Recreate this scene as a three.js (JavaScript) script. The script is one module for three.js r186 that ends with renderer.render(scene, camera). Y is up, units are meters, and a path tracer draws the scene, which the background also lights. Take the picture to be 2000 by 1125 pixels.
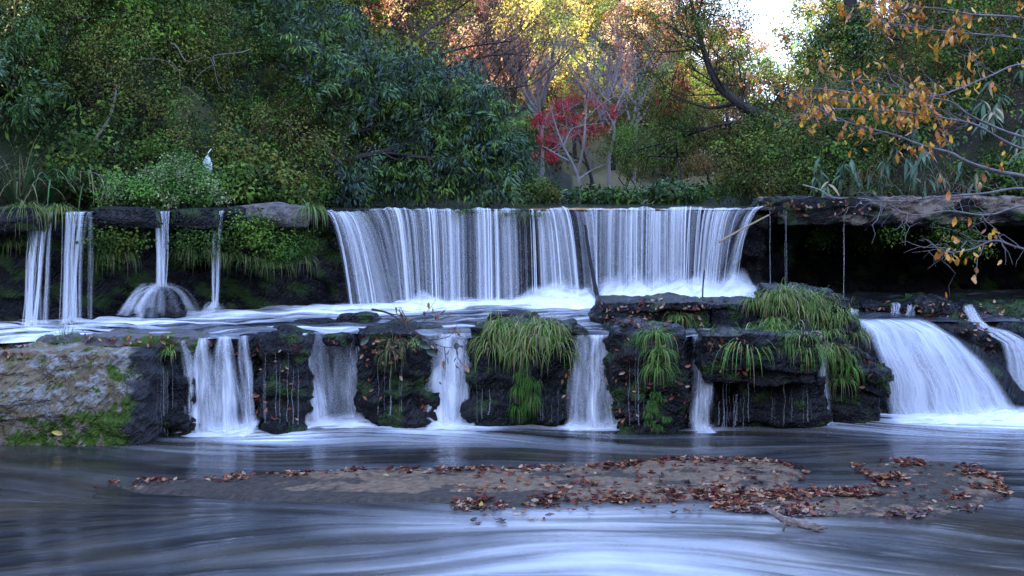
import * as THREE from 'three';
import { createNoise3D } from 'simplex-noise';
import { mergeVertices } from 'three/addons/utils/BufferGeometryUtils.js';

// ---------------------------------------------------------------- camera, sky, sun, exposure
const F = 2145, HY = 385, CH = 2.6;                 // focal length (in photo pixels), horizon row, eye height above the lower pool
const scene = new THREE.Scene();
const camera = new THREE.PerspectiveCamera(2 * Math.atan(562.5 / F) * 180 / Math.PI, 16 / 9, 0.1, 600);
camera.position.set(0, CH, 0);
camera.lookAt(0, CH, -10);
camera.setViewOffset(2000, 1125, 0, 562.5 - HY, 2000, 1125);   // level camera, lens shifted down
const renderer = new THREE.WebGLRenderer({ antialias: true });
renderer.toneMapping = THREE.LinearToneMapping;
renderer.toneMappingExposure = 4.4;
renderer.shadowMap.enabled = true;

const sunDir = new THREE.Vector3(-0.36, 0.207, 1).normalize();
const sun = new THREE.DirectionalLight(new THREE.Color(1, 0.86, 0.62), 4.6);
sun.position.copy(sunDir).multiplyScalar(150);
sun.target.position.set(0, 0, -30);
sun.position.add(sun.target.position);
sun.castShadow = true; sun.shadow.radius = 1;
Object.assign(sun.shadow.camera, { left: -90, right: 90, top: 60, bottom: -60, near: 1, far: 320 });
sun.shadow.mapSize.set(4096, 4096);
scene.add(sun, sun.target);
{
  const W = 256, H = 128, data = new Float32Array(W * H * 4);
  for (let j = 0; j < H; j++) for (let i = 0; i < W; i++) {
    const up = ((j + .5) / H - .5) * Math.PI, az = ((i + .5) / W - .5) * 2 * Math.PI;
    const dir = new THREE.Vector3(Math.cos(az) * Math.cos(up), Math.sin(up), Math.sin(az) * Math.cos(up));
    const e = Math.max(0, Math.sin(up)), k = Math.pow(1 - e, 2.3), g = Math.pow(Math.max(0, dir.dot(sunDir)), 6) * .25;
    const o = (j * W + i) * 4;
    data[o] = .26 + .58 * k + g; data[o + 1] = .4 + .59 * k + g * .8; data[o + 2] = .83 + .45 * k + g * .5; data[o + 3] = 1;
  }
  const sky = new THREE.DataTexture(data, W, H, THREE.RGBAFormat, THREE.FloatType);
  sky.mapping = THREE.EquirectangularReflectionMapping; sky.magFilter = THREE.LinearFilter; sky.needsUpdate = true;
  scene.background = sky; scene.environment = sky;
}

// ---------------------------------------------------------------- helpers
const V3 = THREE.Vector3;
let seedState = 12345;
const R = () => { seedState = (seedState + 0x6d2b79f5) | 0; let t = Math.imul(seedState ^ (seedState >>> 15), 1 | seedState); t = (t + Math.imul(t ^ (t >>> 7), 61 | t)) ^ t; return ((t ^ (t >>> 14)) >>> 0) / 4294967296; };
const reseed = (s) => { seedState = s * 7919 + 17; };
const rr = (a, b) => a + (b - a) * R();
const pick = (a) => a[Math.floor(R() * a.length) % a.length];
const N3 = createNoise3D(R);
const fbm = (x, y, z, o = 4) => { let s = 0, a = .5; for (let i = 0; i < o; i++) { s += a * N3(x, y, z); x *= 2.03; y *= 2.03; z *= 2.03; a *= .5; } return s; };
const ridge = (x, y, z, o = 3) => { let s = 0, a = .5; for (let i = 0; i < o; i++) { s += a * (1 - 2 * Math.abs(N3(x, y, z))); x *= 2.1; y *= 2.1; z *= 2.1; a *= .5; } return s; };
const clamp = (x, a = 0, b = 1) => Math.min(b, Math.max(a, x));
const sst = (a, b, x) => { const t = clamp((x - a) / (b - a)); return t * t * (3 - 2 * t); };
const lerp = (a, b, t) => a + (b - a) * t;
const PX = (px, d) => (px - 1000) * d / F, PY = (py, d) => CH - (py - HY) * d / F;
const P = (px, py, d) => new V3(PX(px, d), PY(py, d), -d);
const dAt = (py, h) => (CH - h) * F / (py - HY);     // distance of a point of height h seen at row py
const pw = (pts) => (x) => {                          // piecewise linear
  if (x <= pts[0][0]) return pts[0][1];
  for (let i = 1; i < pts.length; i++) if (x <= pts[i][0]) { const [a, b] = [pts[i - 1], pts[i]]; return lerp(a[1], b[1], (x - a[0]) / (b[0] - a[0])); }
  return pts[pts.length - 1][1];
};
const used = {};
const numbered = (n) => { used[n] = (used[n] ?? -1) + 1; return used[n] ? n + '_' + String(used[n]).padStart(3, '0') : n; };
function tag(o, label, category, group) { o.userData.label = label; o.userData.category = category; if (group) o.userData.group = group; return o; }
function struct(name, geo, mat) { const m = mesh(name, geo, mat, scene); m.name = numbered(name); m.userData.kind = 'structure'; return m; }
function mesh(name, geo, mat, parent) { const m = new THREE.Mesh(geo, mat); m.name = name; m.castShadow = m.receiveShadow = true; parent.add(m); return m; }
function thing(name, label, category, group, at) { const g = new THREE.Group(); g.name = numbered(name); if (at) g.position.copy(at); scene.add(g); return tag(g, label, category, group); }
function single(name, geo, mat, label, category, group) { const m = mesh(numbered(name), geo, mat, scene); return tag(m, label, category, group); }

class Geo {
  constructor(alpha = false) { this.p = []; this.c = []; this.u = []; this.i = []; this.n = 0; this.w = alpha ? 4 : 3; }
  v(p, c, u, w) { this.p.push(p.x, p.y, p.z); this.c.push(c[0], c[1], c[2]); if (this.w === 4) this.c.push(c[3]); this.u.push(u ?? p.x + p.z * .6, w ?? p.y + p.z * .8); return this.n++; }
  f(a, b, c) { this.i.push(a, b, c); }
  q(a, b, c, d) { this.i.push(a, b, c, a, c, d); }
  grid(nu, nv, fn) { const s = this.n; for (let j = 0; j <= nv; j++) for (let i = 0; i <= nu; i++) { const r = fn(i / nu, j / nv); this.v(r.p, r.c ?? [1, 1, 1, 1], r.u, r.w); } for (let j = 0; j < nv; j++) for (let i = 0; i < nu; i++) { const a = s + j * (nu + 1) + i; this.q(a, a + 1, a + nu + 2, a + nu + 1); } }
  tube(pts, radii, sides, col, knobs = 0) {
    const s = this.n, up = new V3(.13, .9, .4).normalize();
    let len = 0;
    pts.forEach((p, k) => {
      const t = new V3().subVectors(pts[Math.min(k + 1, pts.length - 1)], pts[Math.max(k - 1, 0)]).normalize();
      const a = new V3().crossVectors(t, Math.abs(t.dot(up)) > .95 ? new V3(1, 0, 0) : up).normalize(), b = new V3().crossVectors(t, a);
      if (k) len += p.distanceTo(pts[k - 1]);
      for (let i = 0; i <= sides; i++) {
        const w = (i % sides) / sides * Math.PI * 2, r = radii[k] * (1 + (knobs ? knobs * N3(p.x * 5 + Math.cos(w), p.y * 5 + Math.sin(w), p.z * 5) : 0));
        const q = p.clone().addScaledVector(a, Math.cos(w) * r).addScaledVector(b, Math.sin(w) * r);
        this.v(q, typeof col === 'function' ? col(q) : col, i / sides * .3, len);
      }
    });
    for (let k = 0; k < pts.length - 1; k++) for (let i = 0; i < sides; i++) { const a = s + k * (sides + 1) + i; this.q(a, a + 1, a + sides + 2, a + sides + 1); }
    const cap = (k) => { const c = this.v(pts[k], typeof col === 'function' ? col(pts[k]) : col, 0, 0), o = s + k * (sides + 1); for (let i = 0; i < sides; i++) k ? this.f(c, o + i, o + i + 1) : this.f(c, o + i + 1, o + i); };
    cap(0); cap(pts.length - 1);
  }
  leaf(b, dir, nor, len, wid, col, fold = .25, droop = .1) {
    const side = new V3().crossVectors(dir, nor).normalize(), n = new V3().crossVectors(side, dir).normalize();
    const at = (t, s, h) => b.clone().addScaledVector(dir, t * len).addScaledVector(side, s * wid * .5).addScaledVector(n, h);
    const d = droop * len;
    const v0 = this.v(at(0, 0, 0), col, .5, 0), l = this.v(at(.42, -1, wid * fold - d * .3), col, 0, .45), r = this.v(at(.42, 1, wid * fold - d * .3), col, 1, .45), m = this.v(at(.5, 0, -d * .3), col, .5, .5), t = this.v(at(1, 0, -d), col, .5, 1);
    this.f(v0, m, l); this.f(v0, r, m); this.f(l, m, t); this.f(m, r, t);
  }
  blade(root, dir, len, wid, droop, col, col2, segs = 5) {          // a grass blade that arches over and hangs
    const side = new V3(-dir.z, 0, dir.x); if (side.lengthSq() < 1e-4) side.set(1, 0, 0); side.normalize();
    const p = root.clone(), t = dir.clone(), s = this.n, step = len / segs;
    for (let k = 0; k <= segs; k++) {
      const f = k / segs, w = wid * .5 * (1 - f * f * .95), c = [lerp(col[0], col2[0], f), lerp(col[1], col2[1], f), lerp(col[2], col2[2], f)];
      this.v(p.clone().addScaledVector(side, -w), c, 0, f); this.v(p.clone().addScaledVector(side, w), c, 1, f);
      p.addScaledVector(t, step); t.y -= droop * step * (1.6 + f * 2); t.normalize();
    }
    for (let k = 0; k < segs; k++) { const a = s + k * 2; this.q(a, a + 1, a + 3, a + 2); }
  }
  build(smooth = true) {
    const g = new THREE.BufferGeometry();
    g.setAttribute('position', new THREE.Float32BufferAttribute(this.p, 3)); g.setAttribute('color', new THREE.Float32BufferAttribute(this.c, this.w)); g.setAttribute('uv', new THREE.Float32BufferAttribute(this.u, 2));
    g.setIndex(this.i); if (smooth) g.computeVertexNormals(); return g;
  }
}
function tex(w, h, fn, srgb = false) {
  const data = new Uint8Array(w * h * 4);
  for (let j = 0; j < h; j++) for (let i = 0; i < w; i++) { const r = fn(i, j), o = (j * w + i) * 4; for (let c = 0; c < 3; c++) data[o + c] = clamp(Array.isArray(r) ? r[c] : r) * 255; data[o + 3] = 255; }
  const t = new THREE.DataTexture(data, w, h); t.wrapS = t.wrapT = THREE.RepeatWrapping; t.magFilter = THREE.LinearFilter; if (srgb) t.colorSpace = THREE.SRGBColorSpace; t.needsUpdate = true; return t;
}
const tile = (fn, w, h, sc) => (i, j) => {            // noise that repeats over the texture
  const a = i / w, b = j / h, f = (x, y) => fn(x * sc, y * sc);
  return lerp(lerp(f(a, b), f(a - 1, b), a), lerp(f(a, b - 1), f(a - 1, b - 1), a), b);
};
// line integral convolution of white noise along a flow field: the drawn-out ripples and foam streaks of running water
function lic(w, h, flow, steps, cell) {
  const nz = new Float32Array(w * h); for (let k = 0; k < nz.length; k++) nz[k] = R();
  const src = cell > 1 ? nz.map((_, k) => { const y = Math.floor(k / w) / cell, x = (k % w) / cell, x0 = x | 0, y0 = y | 0, g = (a, b) => nz[(b * w + a) % nz.length], fx = x - x0, fy = y - y0; return lerp(lerp(g(x0, y0), g(x0 + 1, y0), fx), lerp(g(x0, y0 + 1), g(x0 + 1, y0 + 1), fx), fy); }) : nz;
  const out = new Float32Array(w * h), q = 8, fw = Math.ceil(w / q) + 1, fh = Math.ceil(h / q) + 1, fx = new Float32Array(fw * fh), fy = new Float32Array(fw * fh);
  for (let j = 0; j < fh; j++) for (let i = 0; i < fw; i++) { const [a, b] = flow(i * q, j * q), l = Math.hypot(a, b) || 1; fx[j * fw + i] = a / l; fy[j * fw + i] = b / l; }
  for (let j = 0; j < h; j++) for (let i = 0; i < w; i++) {
    let s = 0, n = 0;
    for (const dir of [1, -1]) {
      let x = i, y = j;
      for (let k = 0; k < steps; k++) {
        const xi = x | 0, yi = y | 0; if (xi < 0 || yi < 0 || xi >= w || yi >= h) break;
        s += src[yi * w + xi]; n++;
        const o = (yi / q | 0) * fw + (xi / q | 0); x += fx[o] * dir * 1.4; y += fy[o] * dir * 1.4;
      }
    }
    out[j * w + i] = n ? s / n : .5;
  }
  let m = 0, v = 0; for (const x of out) m += x; m /= out.length; for (const x of out) v += (x - m) ** 2; v = Math.sqrt(v / out.length);
  for (let k = 0; k < out.length; k++) out[k] = .5 + (out[k] - m) / v * .17;
  return out;
}

// ---------------------------------------------------------------- lines of the place (x against distance d = -z)
const wallD = pw([[-11, 10.7], [-5.92, 12.8], [-4.55, 13.95], [-2.59, 15.1], [0, 15.75], [3.73, 16.1], [4.3, 16.4], [5, 17.3], [11, 16.8]]);   // foot of the upper fall
const poolFront = pw([[-9, 11.9], [-5.4, 12.1], [-3.6, 12.25], [-2, 12.95], [-.75, 12.6], [.9, 12.55], [1.7, 12.45], [2.3, 12.7], [3, 13.4], [4.2, 14.05], [10, 14.3]]);   // rim of the lower ledge
const footD = pw([[-9, 11.5], [-5.4, 11.6], [-3.5, 12.1], [-2, 13], [-.75, 12.6], [.9, 12.5], [1.7, 12.1], [2.8, 12.3], [3.9, 12.8], [4.6, 13.4], [10, 13.4]]);
const XL = pw([[12, -9], [14, -6.6], [17, -3], [26, .2], [34, 1.5], [60, 2]]), XR = pw([[15, 12], [17.3, 6.5], [18.5, 4.5], [26, 3.6], [34, 3.4], [60, 3]]);
const UP = 2.43, MID = 1.1;
function groundH(x, z) {
  const d = -z, rough = fbm(x * .35, d * .35, 3) * .5 + fbm(x * 1.7, d * 1.7, 8) * .12;
  const behind = sst(wallD(x) + .35, wallD(x) + .8, d);
  let low = lerp(-.5, .6, sst(poolFront(x) + .05, poolFront(x) + .3, d));
  const side = Math.max(0, Math.abs(x + .3) - 8.6 - 1.2 * sst(9, 3, d));
  low += Math.min(side * 1.3, 2 + side * .5, 7) + lerp(1.5, 0, sst(.5, 3.5, d)) * 1;
  if (z > 8) low += 19.5 * sst(12, 62, z);
  const l = XL(d) - x, r = x - XR(d), e = d - 27;
  let bank = 0;
  if (l > 0) bank = Math.max(bank, .35 * sst(0, .4, l) + Math.min(l * .85, 3.4 + l * .38));
  if (r > 0) bank = Math.max(bank, .25 * sst(0, .4, r) + Math.min(r * .55, 2.2 + r * .3) * lerp(1, .45, sst(19, 25, d) * sst(9, 6, x - (d - 20) * .15)));
  if (e > 0) bank = Math.max(bank, .2 * sst(0, 1, e) + e * .085);
  const far = Math.max(0, d - 44) * .3 * sst(15, 5, x - (d - 60) * .12);
  const up = 2.05 + bank + Math.min(far, 24) + (bank > .3 ? rough * clamp(bank) : 0);
  return lerp(low + (side > 0 ? rough * .6 : 0), up, behind);
}

// ---------------------------------------------------------------- materials
const grain = tex(512, 512, (() => { const a = tile((x, y) => fbm(x, y, 1.7, 5), 512, 512, 22), b = tile((x, y) => ridge(x, y, 4.2, 3), 512, 512, 9); return (i, j) => .5 + a(i, j) * .55 + b(i, j) * .28; })());
const M = {};
const rockMat = (rough, bump, spec = 1) => { const t = grain.clone(); t.repeat.set(1.1, 1.1); return new THREE.MeshPhysicalMaterial({ vertexColors: true, roughness: rough, bumpMap: t, bumpScale: bump, specularIntensity: spec, ior: 1.4 }); };
M.wetRock = rockMat(.22, .045, .5); M.dryRock = rockMat(.9, .05, .5); M.slab = rockMat(.7, .03, .5); M.soil = rockMat(.95, .05);
M.bark = rockMat(.85, .015); M.smooth = rockMat(.6, .004);
M.water = new THREE.MeshStandardMaterial({ color: 0xffffff, vertexColors: true, transparent: true, roughness: .55, side: THREE.DoubleSide, depthWrite: false });
const leafMat = (coat, trans) => new THREE.MeshPhysicalMaterial({ vertexColors: true, color: 0xffffff, roughness: .9, clearcoat: coat, clearcoatRoughness: .34, specularIntensity: .2, transmission: trans, thickness: 0, side: THREE.DoubleSide });
M.leaf = leafMat(.07, .16); M.gloss = leafMat(.32, .1); M.grass = leafMat(.05, .25); M.matte = leafMat(0, .35);
const solidLeaf = (r, g, b, coat = .4) => { const m = new THREE.MeshPhysicalMaterial({ roughness: .75, clearcoat: coat, clearcoatRoughness: .3, transmission: .2, thickness: 0, side: THREE.DoubleSide }); m.color.setRGB(r, g, b); return m; };

// ---------------------------------------------------------------- ground
{
  const g = new Geo(), nx = 260, nz = 300;
  g.grid(nx, nz, (u, v) => {
    const a = u * 2 - 1, x = 13 * a + 137 * Math.pow(Math.abs(a), 3.2) * Math.sign(a), b = v * 2 - 1, z = -18 + 20 * b * -1 - 125 * Math.pow(Math.abs(b), 3) * Math.sign(b);
    const h = groundH(x, z), n = fbm(x * 2, z * 2, 5), grassy = sst(.1, .5, fbm(x * .25, z * .25, 9) + (-z > 27 && x > 2 ? .7 : -.3));
    const mo = sst(-.15, .2, fbm(x * 1.1, z * 1.1, 12) + (x < -2 ? .15 : -.1)) * (1 - grassy), c = [lerp(lerp(.03, .12, grassy), .022, mo) + n * .012, lerp(lerp(.024, .1, grassy), .036, mo) + n * .012, lerp(lerp(.015, .035, grassy), .01, mo) + n * .006];
    return { p: new V3(x, h, z), c };
  });
  struct('ground', g.build(), M.soil);
}

// ---------------------------------------------------------------- upper rock wall and lower bedrock step
const wet = (x, y, z, moss = 0) => {
  const n = fbm(x * 1.6, y * 2.4, z * 1.6), f = .009 + .006 * n, m = moss ? sst(.02, .2, fbm(x * 2.3, y * 2.3, z * 2.3 + 7, 5) + moss) : 0, b = sst(.18, .4, fbm(x * .9 + 4, y * 1.5, z) ) * .5;
  return [lerp(f + b * .014, .022, m), lerp(f * .95 + b * .009, .042, m), lerp(f * .98 + b * .005, .009, m)];
};
const strata = (x, y, z, f = 5.5) => { const t = y * f + fbm(x * .5, 3, z * .5) * 1.4, k = Math.floor(t), e = t - k; return (N3(k * 3.7, x * .35, z * .35) * .5 + .5) * sst(0, .2, e) + (N3((k - 1) * 3.7, x * .35, z * .35) * .5 + .5) * (1 - sst(0, .2, e)); };
{
  const g = new Geo();
  g.grid(360, 70, (u, v) => {
    const x = lerp(-11, 11, u), w = wallD(x);
    let d, y;
    if (v < .25) { const t = v / .25; d = w + lerp(2.2, .02, t); y = lerp(2.2, UP - .04, sst(0, .3, t)); }
    else { const t = (v - .25) / .75; y = lerp(UP - .04, .7, t); const under = .34 * sst(.06, .25, t) * (1 - sst(.55, .95, t)) * (1 - .55 * sst(-2.8, -2, x) * (1 - sst(3.4, 4.2, x))); d = w + .02 + under - .12 * sst(.65, 1, t); }
    const rough = v > .22 ? 1 : sst(.05, .22, v);
    const lip = sst(-2.75, -2.55, x) * sst(3.8, 3.6, x), top = lip * sst(1.9, 2.3, y); d += .07 * lip * rough; d -= rough * (1 - .8 * top) * (fbm(x * 1.4, y * 1.8, d * .6) * .24 + ridge(x * 3, y * 4, 2) * .05 + (strata(x, y, d) - .5) * .16);
    if (v < .28) y += -.05 * Math.abs(fbm(x * 1.2, 1, 7)) - (v < .2 ? .04 : 0);
    const mossy = x < -2.4 ? .12 * sst(2.35, 2.1, y) * sst(1.5, 1.75, y) - .05 : x > 4 ? -.12 : -.3;
    return { p: new V3(x, y, -d), c: wet(x, y, d, mossy) };
  });
  struct('cliff', g.build(), M.wetRock);
}
{
  const g = new Geo();
  g.grid(420, 46, (u, v) => {
    const x = lerp(-9, 10, u), t = sst(.12, .2, v) * 0 + clamp((v - .15) / .85);
    let y = v < .15 ? 1.0 : lerp(1.0, -.35, t), d = v < .15 ? lerp(poolFront(x) + .9, poolFront(x) + .02, v / .15) : lerp(poolFront(x) + .02, footD(x) + .14, Math.pow(t, .8));
    const k = v < .1 ? .2 : 1;
    d -= k * (fbm(x * 2, y * 2, 4) * .12 + ridge(x * 4, y * 4, 2) * .03 + (strata(x, y, d) - .5) * .1);
    y -= v < .15 ? .03 + .04 * Math.abs(fbm(x * 2, d * 2, 3)) : 0;
    return { p: new V3(x, y, -d), c: wet(x, y, d, -.2) };
  });
  struct('bedrock', g.build(), M.wetRock);
}

// ---------------------------------------------------------------- water surfaces
function waterSheet(name, x0, x1, d0, d1, W, H, flow, foam, base, bumpScale, surf, nu, nv, rough = .13) {
  const fl = (i, j) => flow(lerp(x0, x1, i / W), lerp(d0, d1, j / H));
  const run = (w, h, steps, cell) => lic(w, h, (i, j) => { const [fx, fd] = fl(i * W / w, j * H / h); return [fx * w / (x1 - x0), fd * h / (d1 - d0)]; }, steps, cell);
  const W2 = W >> 1, H2 = H >> 1, a = run(W, H, 34, 3), b2 = run(W2, H2, 48, 6), b = new Float32Array(W * H);
  for (let j = 0; j < H; j++) for (let i = 0; i < W; i++) { const x = Math.min(W2 - 2, i / 2 | 0), y = Math.min(H2 - 2, j / 2 | 0), fx = (i & 1) / 2, fy = (j & 1) / 2, k = y * W2 + x; b[j * W + i] = lerp(lerp(b2[k], b2[k + 1], fx), lerp(b2[k + W2], b2[k + W2 + 1], fx), fy); }
  const amount = new Float32Array(W * H);
  for (let j = 0; j < H; j++) for (let i = 0; i < W; i++) { const x = lerp(x0, x1, i / W), d = lerp(d0, d1, j / H), k = j * W + i; amount[k] = clamp(foam(x, d, a[k], b[k])); }
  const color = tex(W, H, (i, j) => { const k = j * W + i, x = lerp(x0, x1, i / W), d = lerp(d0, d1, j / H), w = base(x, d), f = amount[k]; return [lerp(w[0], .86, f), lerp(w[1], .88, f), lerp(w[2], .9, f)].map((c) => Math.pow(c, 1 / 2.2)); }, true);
  const roughness = tex(W, H, (i, j) => rough + .55 * amount[j * W + i]);
  const bump = tex(W, H, (i, j) => { const k = j * W + i; return .5 + (a[k] - .5) * .18 + (b[k] - .5) * .8; });
  for (const t of [color, roughness, bump]) t.wrapS = t.wrapT = THREE.ClampToEdgeWrapping;
  const mat = new THREE.MeshPhysicalMaterial({ map: color, roughness: 1, roughnessMap: roughness, bumpMap: bump, bumpScale, ior: 1.33, specularIntensity: 1 });
  const g = new Geo();
  g.grid(nu, nv, (u, v) => { const p = surf(u, v); return { p, u: (p.x - x0) / (x1 - x0), w: (-p.z - d0) / (d1 - d0) }; });
  const geo = g.build(); geo.deleteAttribute('color');
  return struct(name, geo, mat);
}
const swirl = (x, d, s, k) => { const e = .05, f = (a, b) => N3(a * s, b * s, k); return [(f(x, d + e) - f(x, d - e)) / (2 * e) / s, -(f(x + e, d) - f(x - e, d)) / (2 * e) / s]; };
const feet = [[-2.75, 12.0, .75, .28, 1], [-1.75, 12.85, .75, .3, 1], [-.75, 12.45, .7, .3, 1], [.95, 12.4, .6, .22, .75], [2.15, 12.25, .35, .16, .5], [3.75, 12.75, .3, .14, .6], [4.9, 13.1, .9, .4, 1.1], [6.2, 12.95, 1.3, .5, 1.2]];   // where falls strike the lower pool: x, d, spread along, spread out, strength
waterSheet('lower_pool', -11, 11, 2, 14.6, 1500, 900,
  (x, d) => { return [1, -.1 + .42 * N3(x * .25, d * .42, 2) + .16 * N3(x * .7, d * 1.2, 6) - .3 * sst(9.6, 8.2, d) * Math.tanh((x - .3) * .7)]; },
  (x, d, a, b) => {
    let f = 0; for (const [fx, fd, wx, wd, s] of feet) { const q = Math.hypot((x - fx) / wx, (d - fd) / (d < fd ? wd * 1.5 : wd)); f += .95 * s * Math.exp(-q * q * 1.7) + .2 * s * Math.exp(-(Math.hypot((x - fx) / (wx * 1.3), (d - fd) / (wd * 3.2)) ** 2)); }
    return f * (.55 + (a - .5) * 1.6 + (b - .5) * 1.8) + sst(.3, .6, f) * .25 + sst(.86, 1.05, a * .55 + b * .55) * .2 * sst(8, 11, d) + .11 * sst(.3, .95, b * .8 + a * .2) * (.45 + .55 * sst(-5, 0, x)) + Math.exp(-(((x - .6 - (9 - d) * .1) / 1.5) ** 2)) * sst(9.4, 8.7, d) * (.15 + .36 * sst(.25, .85, b * .8 + a * .2));  // thin overall streaks and near-centre band: foam, partly sky reflection painted into the colour
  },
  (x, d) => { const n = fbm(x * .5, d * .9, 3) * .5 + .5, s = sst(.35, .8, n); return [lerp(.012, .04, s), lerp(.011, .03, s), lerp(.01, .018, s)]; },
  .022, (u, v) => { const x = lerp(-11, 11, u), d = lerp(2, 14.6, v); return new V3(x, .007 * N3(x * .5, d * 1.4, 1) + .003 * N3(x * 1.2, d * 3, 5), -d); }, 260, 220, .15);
const midH = (x, d) => { const f = poolFront(x), b = wallD(x), t = clamp((d - f) / Math.max(.3, b - f)); return MID - .05 + .07 * t - .05 * sst(.12, -.02, d - f) + .03 * N3(x * .8 + d * .5, d * 2.2, 2) * sst(0, .25, d - f) + .016 * N3(x * 2.1, d * 4, 5); };
waterSheet('middle_pool', -10, 10, 11.2, 17.6, 1500, 600,
  (x, d) => { return [x < 1 ? -1 : lerp(-1, -.45, sst(1, 2, x)), -.2 + .3 * N3(x * .4, d * .9, 3)]; },
  (x, d, a, b) => {
    const w = wallD(x) - d, front = d - poolFront(x), main = sst(-3.2, -2, x) * sst(4.1, 3.5, x);
    let f = main * (1.25 * Math.exp(-(((w - .3) / .42) ** 2)) + .5 * Math.exp(-Math.max(0, w - .3) / .9)) + (x < -2.4 ? .75 * Math.exp(-(((x + 5.3) / 1.1) ** 2)) + .45 * Math.exp(-(((w - .5) / .5) ** 2)) : 0) + .18;
    if (x > 4) f *= .25;
    return f * (.5 + (a - .5) * 1.4 + (b - .5) * 2.4) + sst(.62, .9, b * .7 + a * .35) * .3 * (x > 4.2 ? .2 : 1) + sst(.75, 1.1, f) * .5;
  },
  () => [.018, .02, .024], .03,
  (u, v) => { const x = lerp(-9.5, 9.6, u), f = poolFront(x) - .03, b = wallD(x) + .35, d = lerp(f, b, v); return new V3(x, midH(x, d), -d); }, 420, 70, .16);
waterSheet('upper_river', -10, 12, 11, 36, 512, 512,
  (x, d) => { const s = swirl(x, d, .3, 9); return [s[0] * .5 + .1, -1 + s[1] * .4]; },
  (x, d, a, b) => sst(.7, 1, b) * .1, () => [.02, .022, .022], .03,
  (u, v) => { const x = lerp(-9.5, 9, u), d = lerp(wallD(x) - .05, 34, v * v); return new V3(x, UP + .012 - .03 * sst(.25, -.03, d - wallD(x)) + .006 * N3(x * 2, d, 1), -d); }, 200, 60, .1);

// ---------------------------------------------------------------- falling water
function strand(g, path, w0, w1, a, segs = 9) {            // a drawn-out thread of water, denser along its middle, bowed outwards
  const s = g.n, K = [[-1, 0, 0], [-.45, .7, .62], [0, 1, 1], [.45, .7, .62], [1, 0, 0]];
  for (let k = 0; k <= segs; k++) {
    const f = k / segs, p = path(f), w = lerp(w0, w1, f) * .5, al = a * (f < .06 ? .4 + f * 10 : 1);
    for (const [x, o, q] of K) g.v(new V3(p.x + x * w, p.y, p.z + o * w * .8), [.9, .92, .95, al * q], f, 0);
  }
  for (let k = 0; k < segs; k++) for (let i = 0; i < 4; i++) { const b = s + k * 5 + i; g.q(b, b + 1, b + 6, b + 5); }
}
const ballistic = (x0, d0, h0, x1, d1, h1) => (f) => f < .08 ? new V3(x0, h0 + .004, -(d0 + .12 * (1 - f / .08))) : (() => { const t = (f - .08) / .92; return new V3(lerp(x0, x1, t), h0 - (h0 - h1) * t * t * (1 - .12 * (1 - t)), -lerp(d0, d1, t)); })();
const sliding = (x0, d0, h0, x1, d1, h1) => (f) => new V3(lerp(x0, x1, f), h0 - (h0 - h1) * Math.pow(f, 1.35), -lerp(d0, d1, Math.pow(f, .55)) - .02 * Math.sin(f * 9 + x0 * 30));
function stream(g, o) {
  const { x0, d0, h0, x1, d1, h1, w0, w1, n, a = .5, path = ballistic, t0 = .012, t1 = .04 } = o;
  for (let k = 0; k < n; k++) {
    const u = rr(-.5, .5), v = clamp(u + rr(-.12, .12), -.5, .5), j = rr(-.04, .05), cut = R() < (o.broken ?? 0) ? rr(.2, .6) : 0, base = path(x0 + u * w0, d0 + j, h0, x1 + v * w1, d1 + j + rr(-.04, .04), h1 - .02), w = rr(t0, t1);
    const ks = k * 7.3 + x0, wob = (f) => { const p = base(cut ? cut + f * (1 - cut) : f); p.x += (.008 + w1 * .2) * N3(f * 2.2, ks, 1) * f; return p; };
    strand(g, wob, w, w * rr(1, 1.7), a * rr(.2, .85));
  }
}
function veil(g, cols, rows, point, alpha) { g.grid(cols, rows, (u, v) => ({ p: point(u, v), c: [.9, .92, .95, clamp(alpha(u, v))] })); }
function spray(g, x, d, h, rad, high, n, a, front = 1) {     // water thrown off where a stream strikes
  for (let k = 0; k < n; k++) {
    const an = rr(0, Math.PI * 2), q = rad * rr(.25, 1.2), up = high * rr(.15, 1), ex = x + Math.cos(an) * q, ed = d - Math.sin(an) * q * (Math.sin(an) > 0 ? front : .5);
    const b = rr(.8, 1.25), dr = high * rr(.7, 1.25); strand(g, (f) => new V3(lerp(x, ex, Math.pow(f, b)), h + up * 4 * f * (1 - f) * .5 - dr * f * f, -lerp(d, ed, f)), rr(.012, .04), rr(.04, .14), a * rr(.08, .55) * (.55 + .45 * Math.cos(an + 2.6)), 7);
  }
}
function mist(g, x0, x1, dist, h0, high, layers, a, bulge = .3) {   // billows of foam at the foot of a fall
  for (let l = 0; l < layers; l++) veil(g, Math.ceil((x1 - x0) * 30), 14, (u, v) => {
    const x = lerp(x0, x1, u), n = .7 + .35 * N3(x * 1.5, l * 3.1, 1) + .14 * N3(x * 3.4, l * 2.3, 5), H = 1.45 * high(x) * Math.max(.15, n);
    return new V3(x + .05 * N3(x * 3, v * 2, l), h0 - .03 + H * v, -(dist(x) - .1 * l - bulge * Math.pow(1 - v, 2) + .06 * N3(x * 4, v * 3, l + 9)));
  }, (u, v) => { const x = lerp(x0, x1, u); return a * sst(0, .06, u) * sst(1, .94, u) * Math.pow(1 - v, 1.15) * (.9 + .35 * N3(x * 3, v * 2.5, l * 4)) * 1.35; });
}
const lipX = (px) => { let d = 15.5; for (let k = 0; k < 6; k++) d = wallD(PX(px, d)) - .02; return [PX(px, d), d]; };
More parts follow.
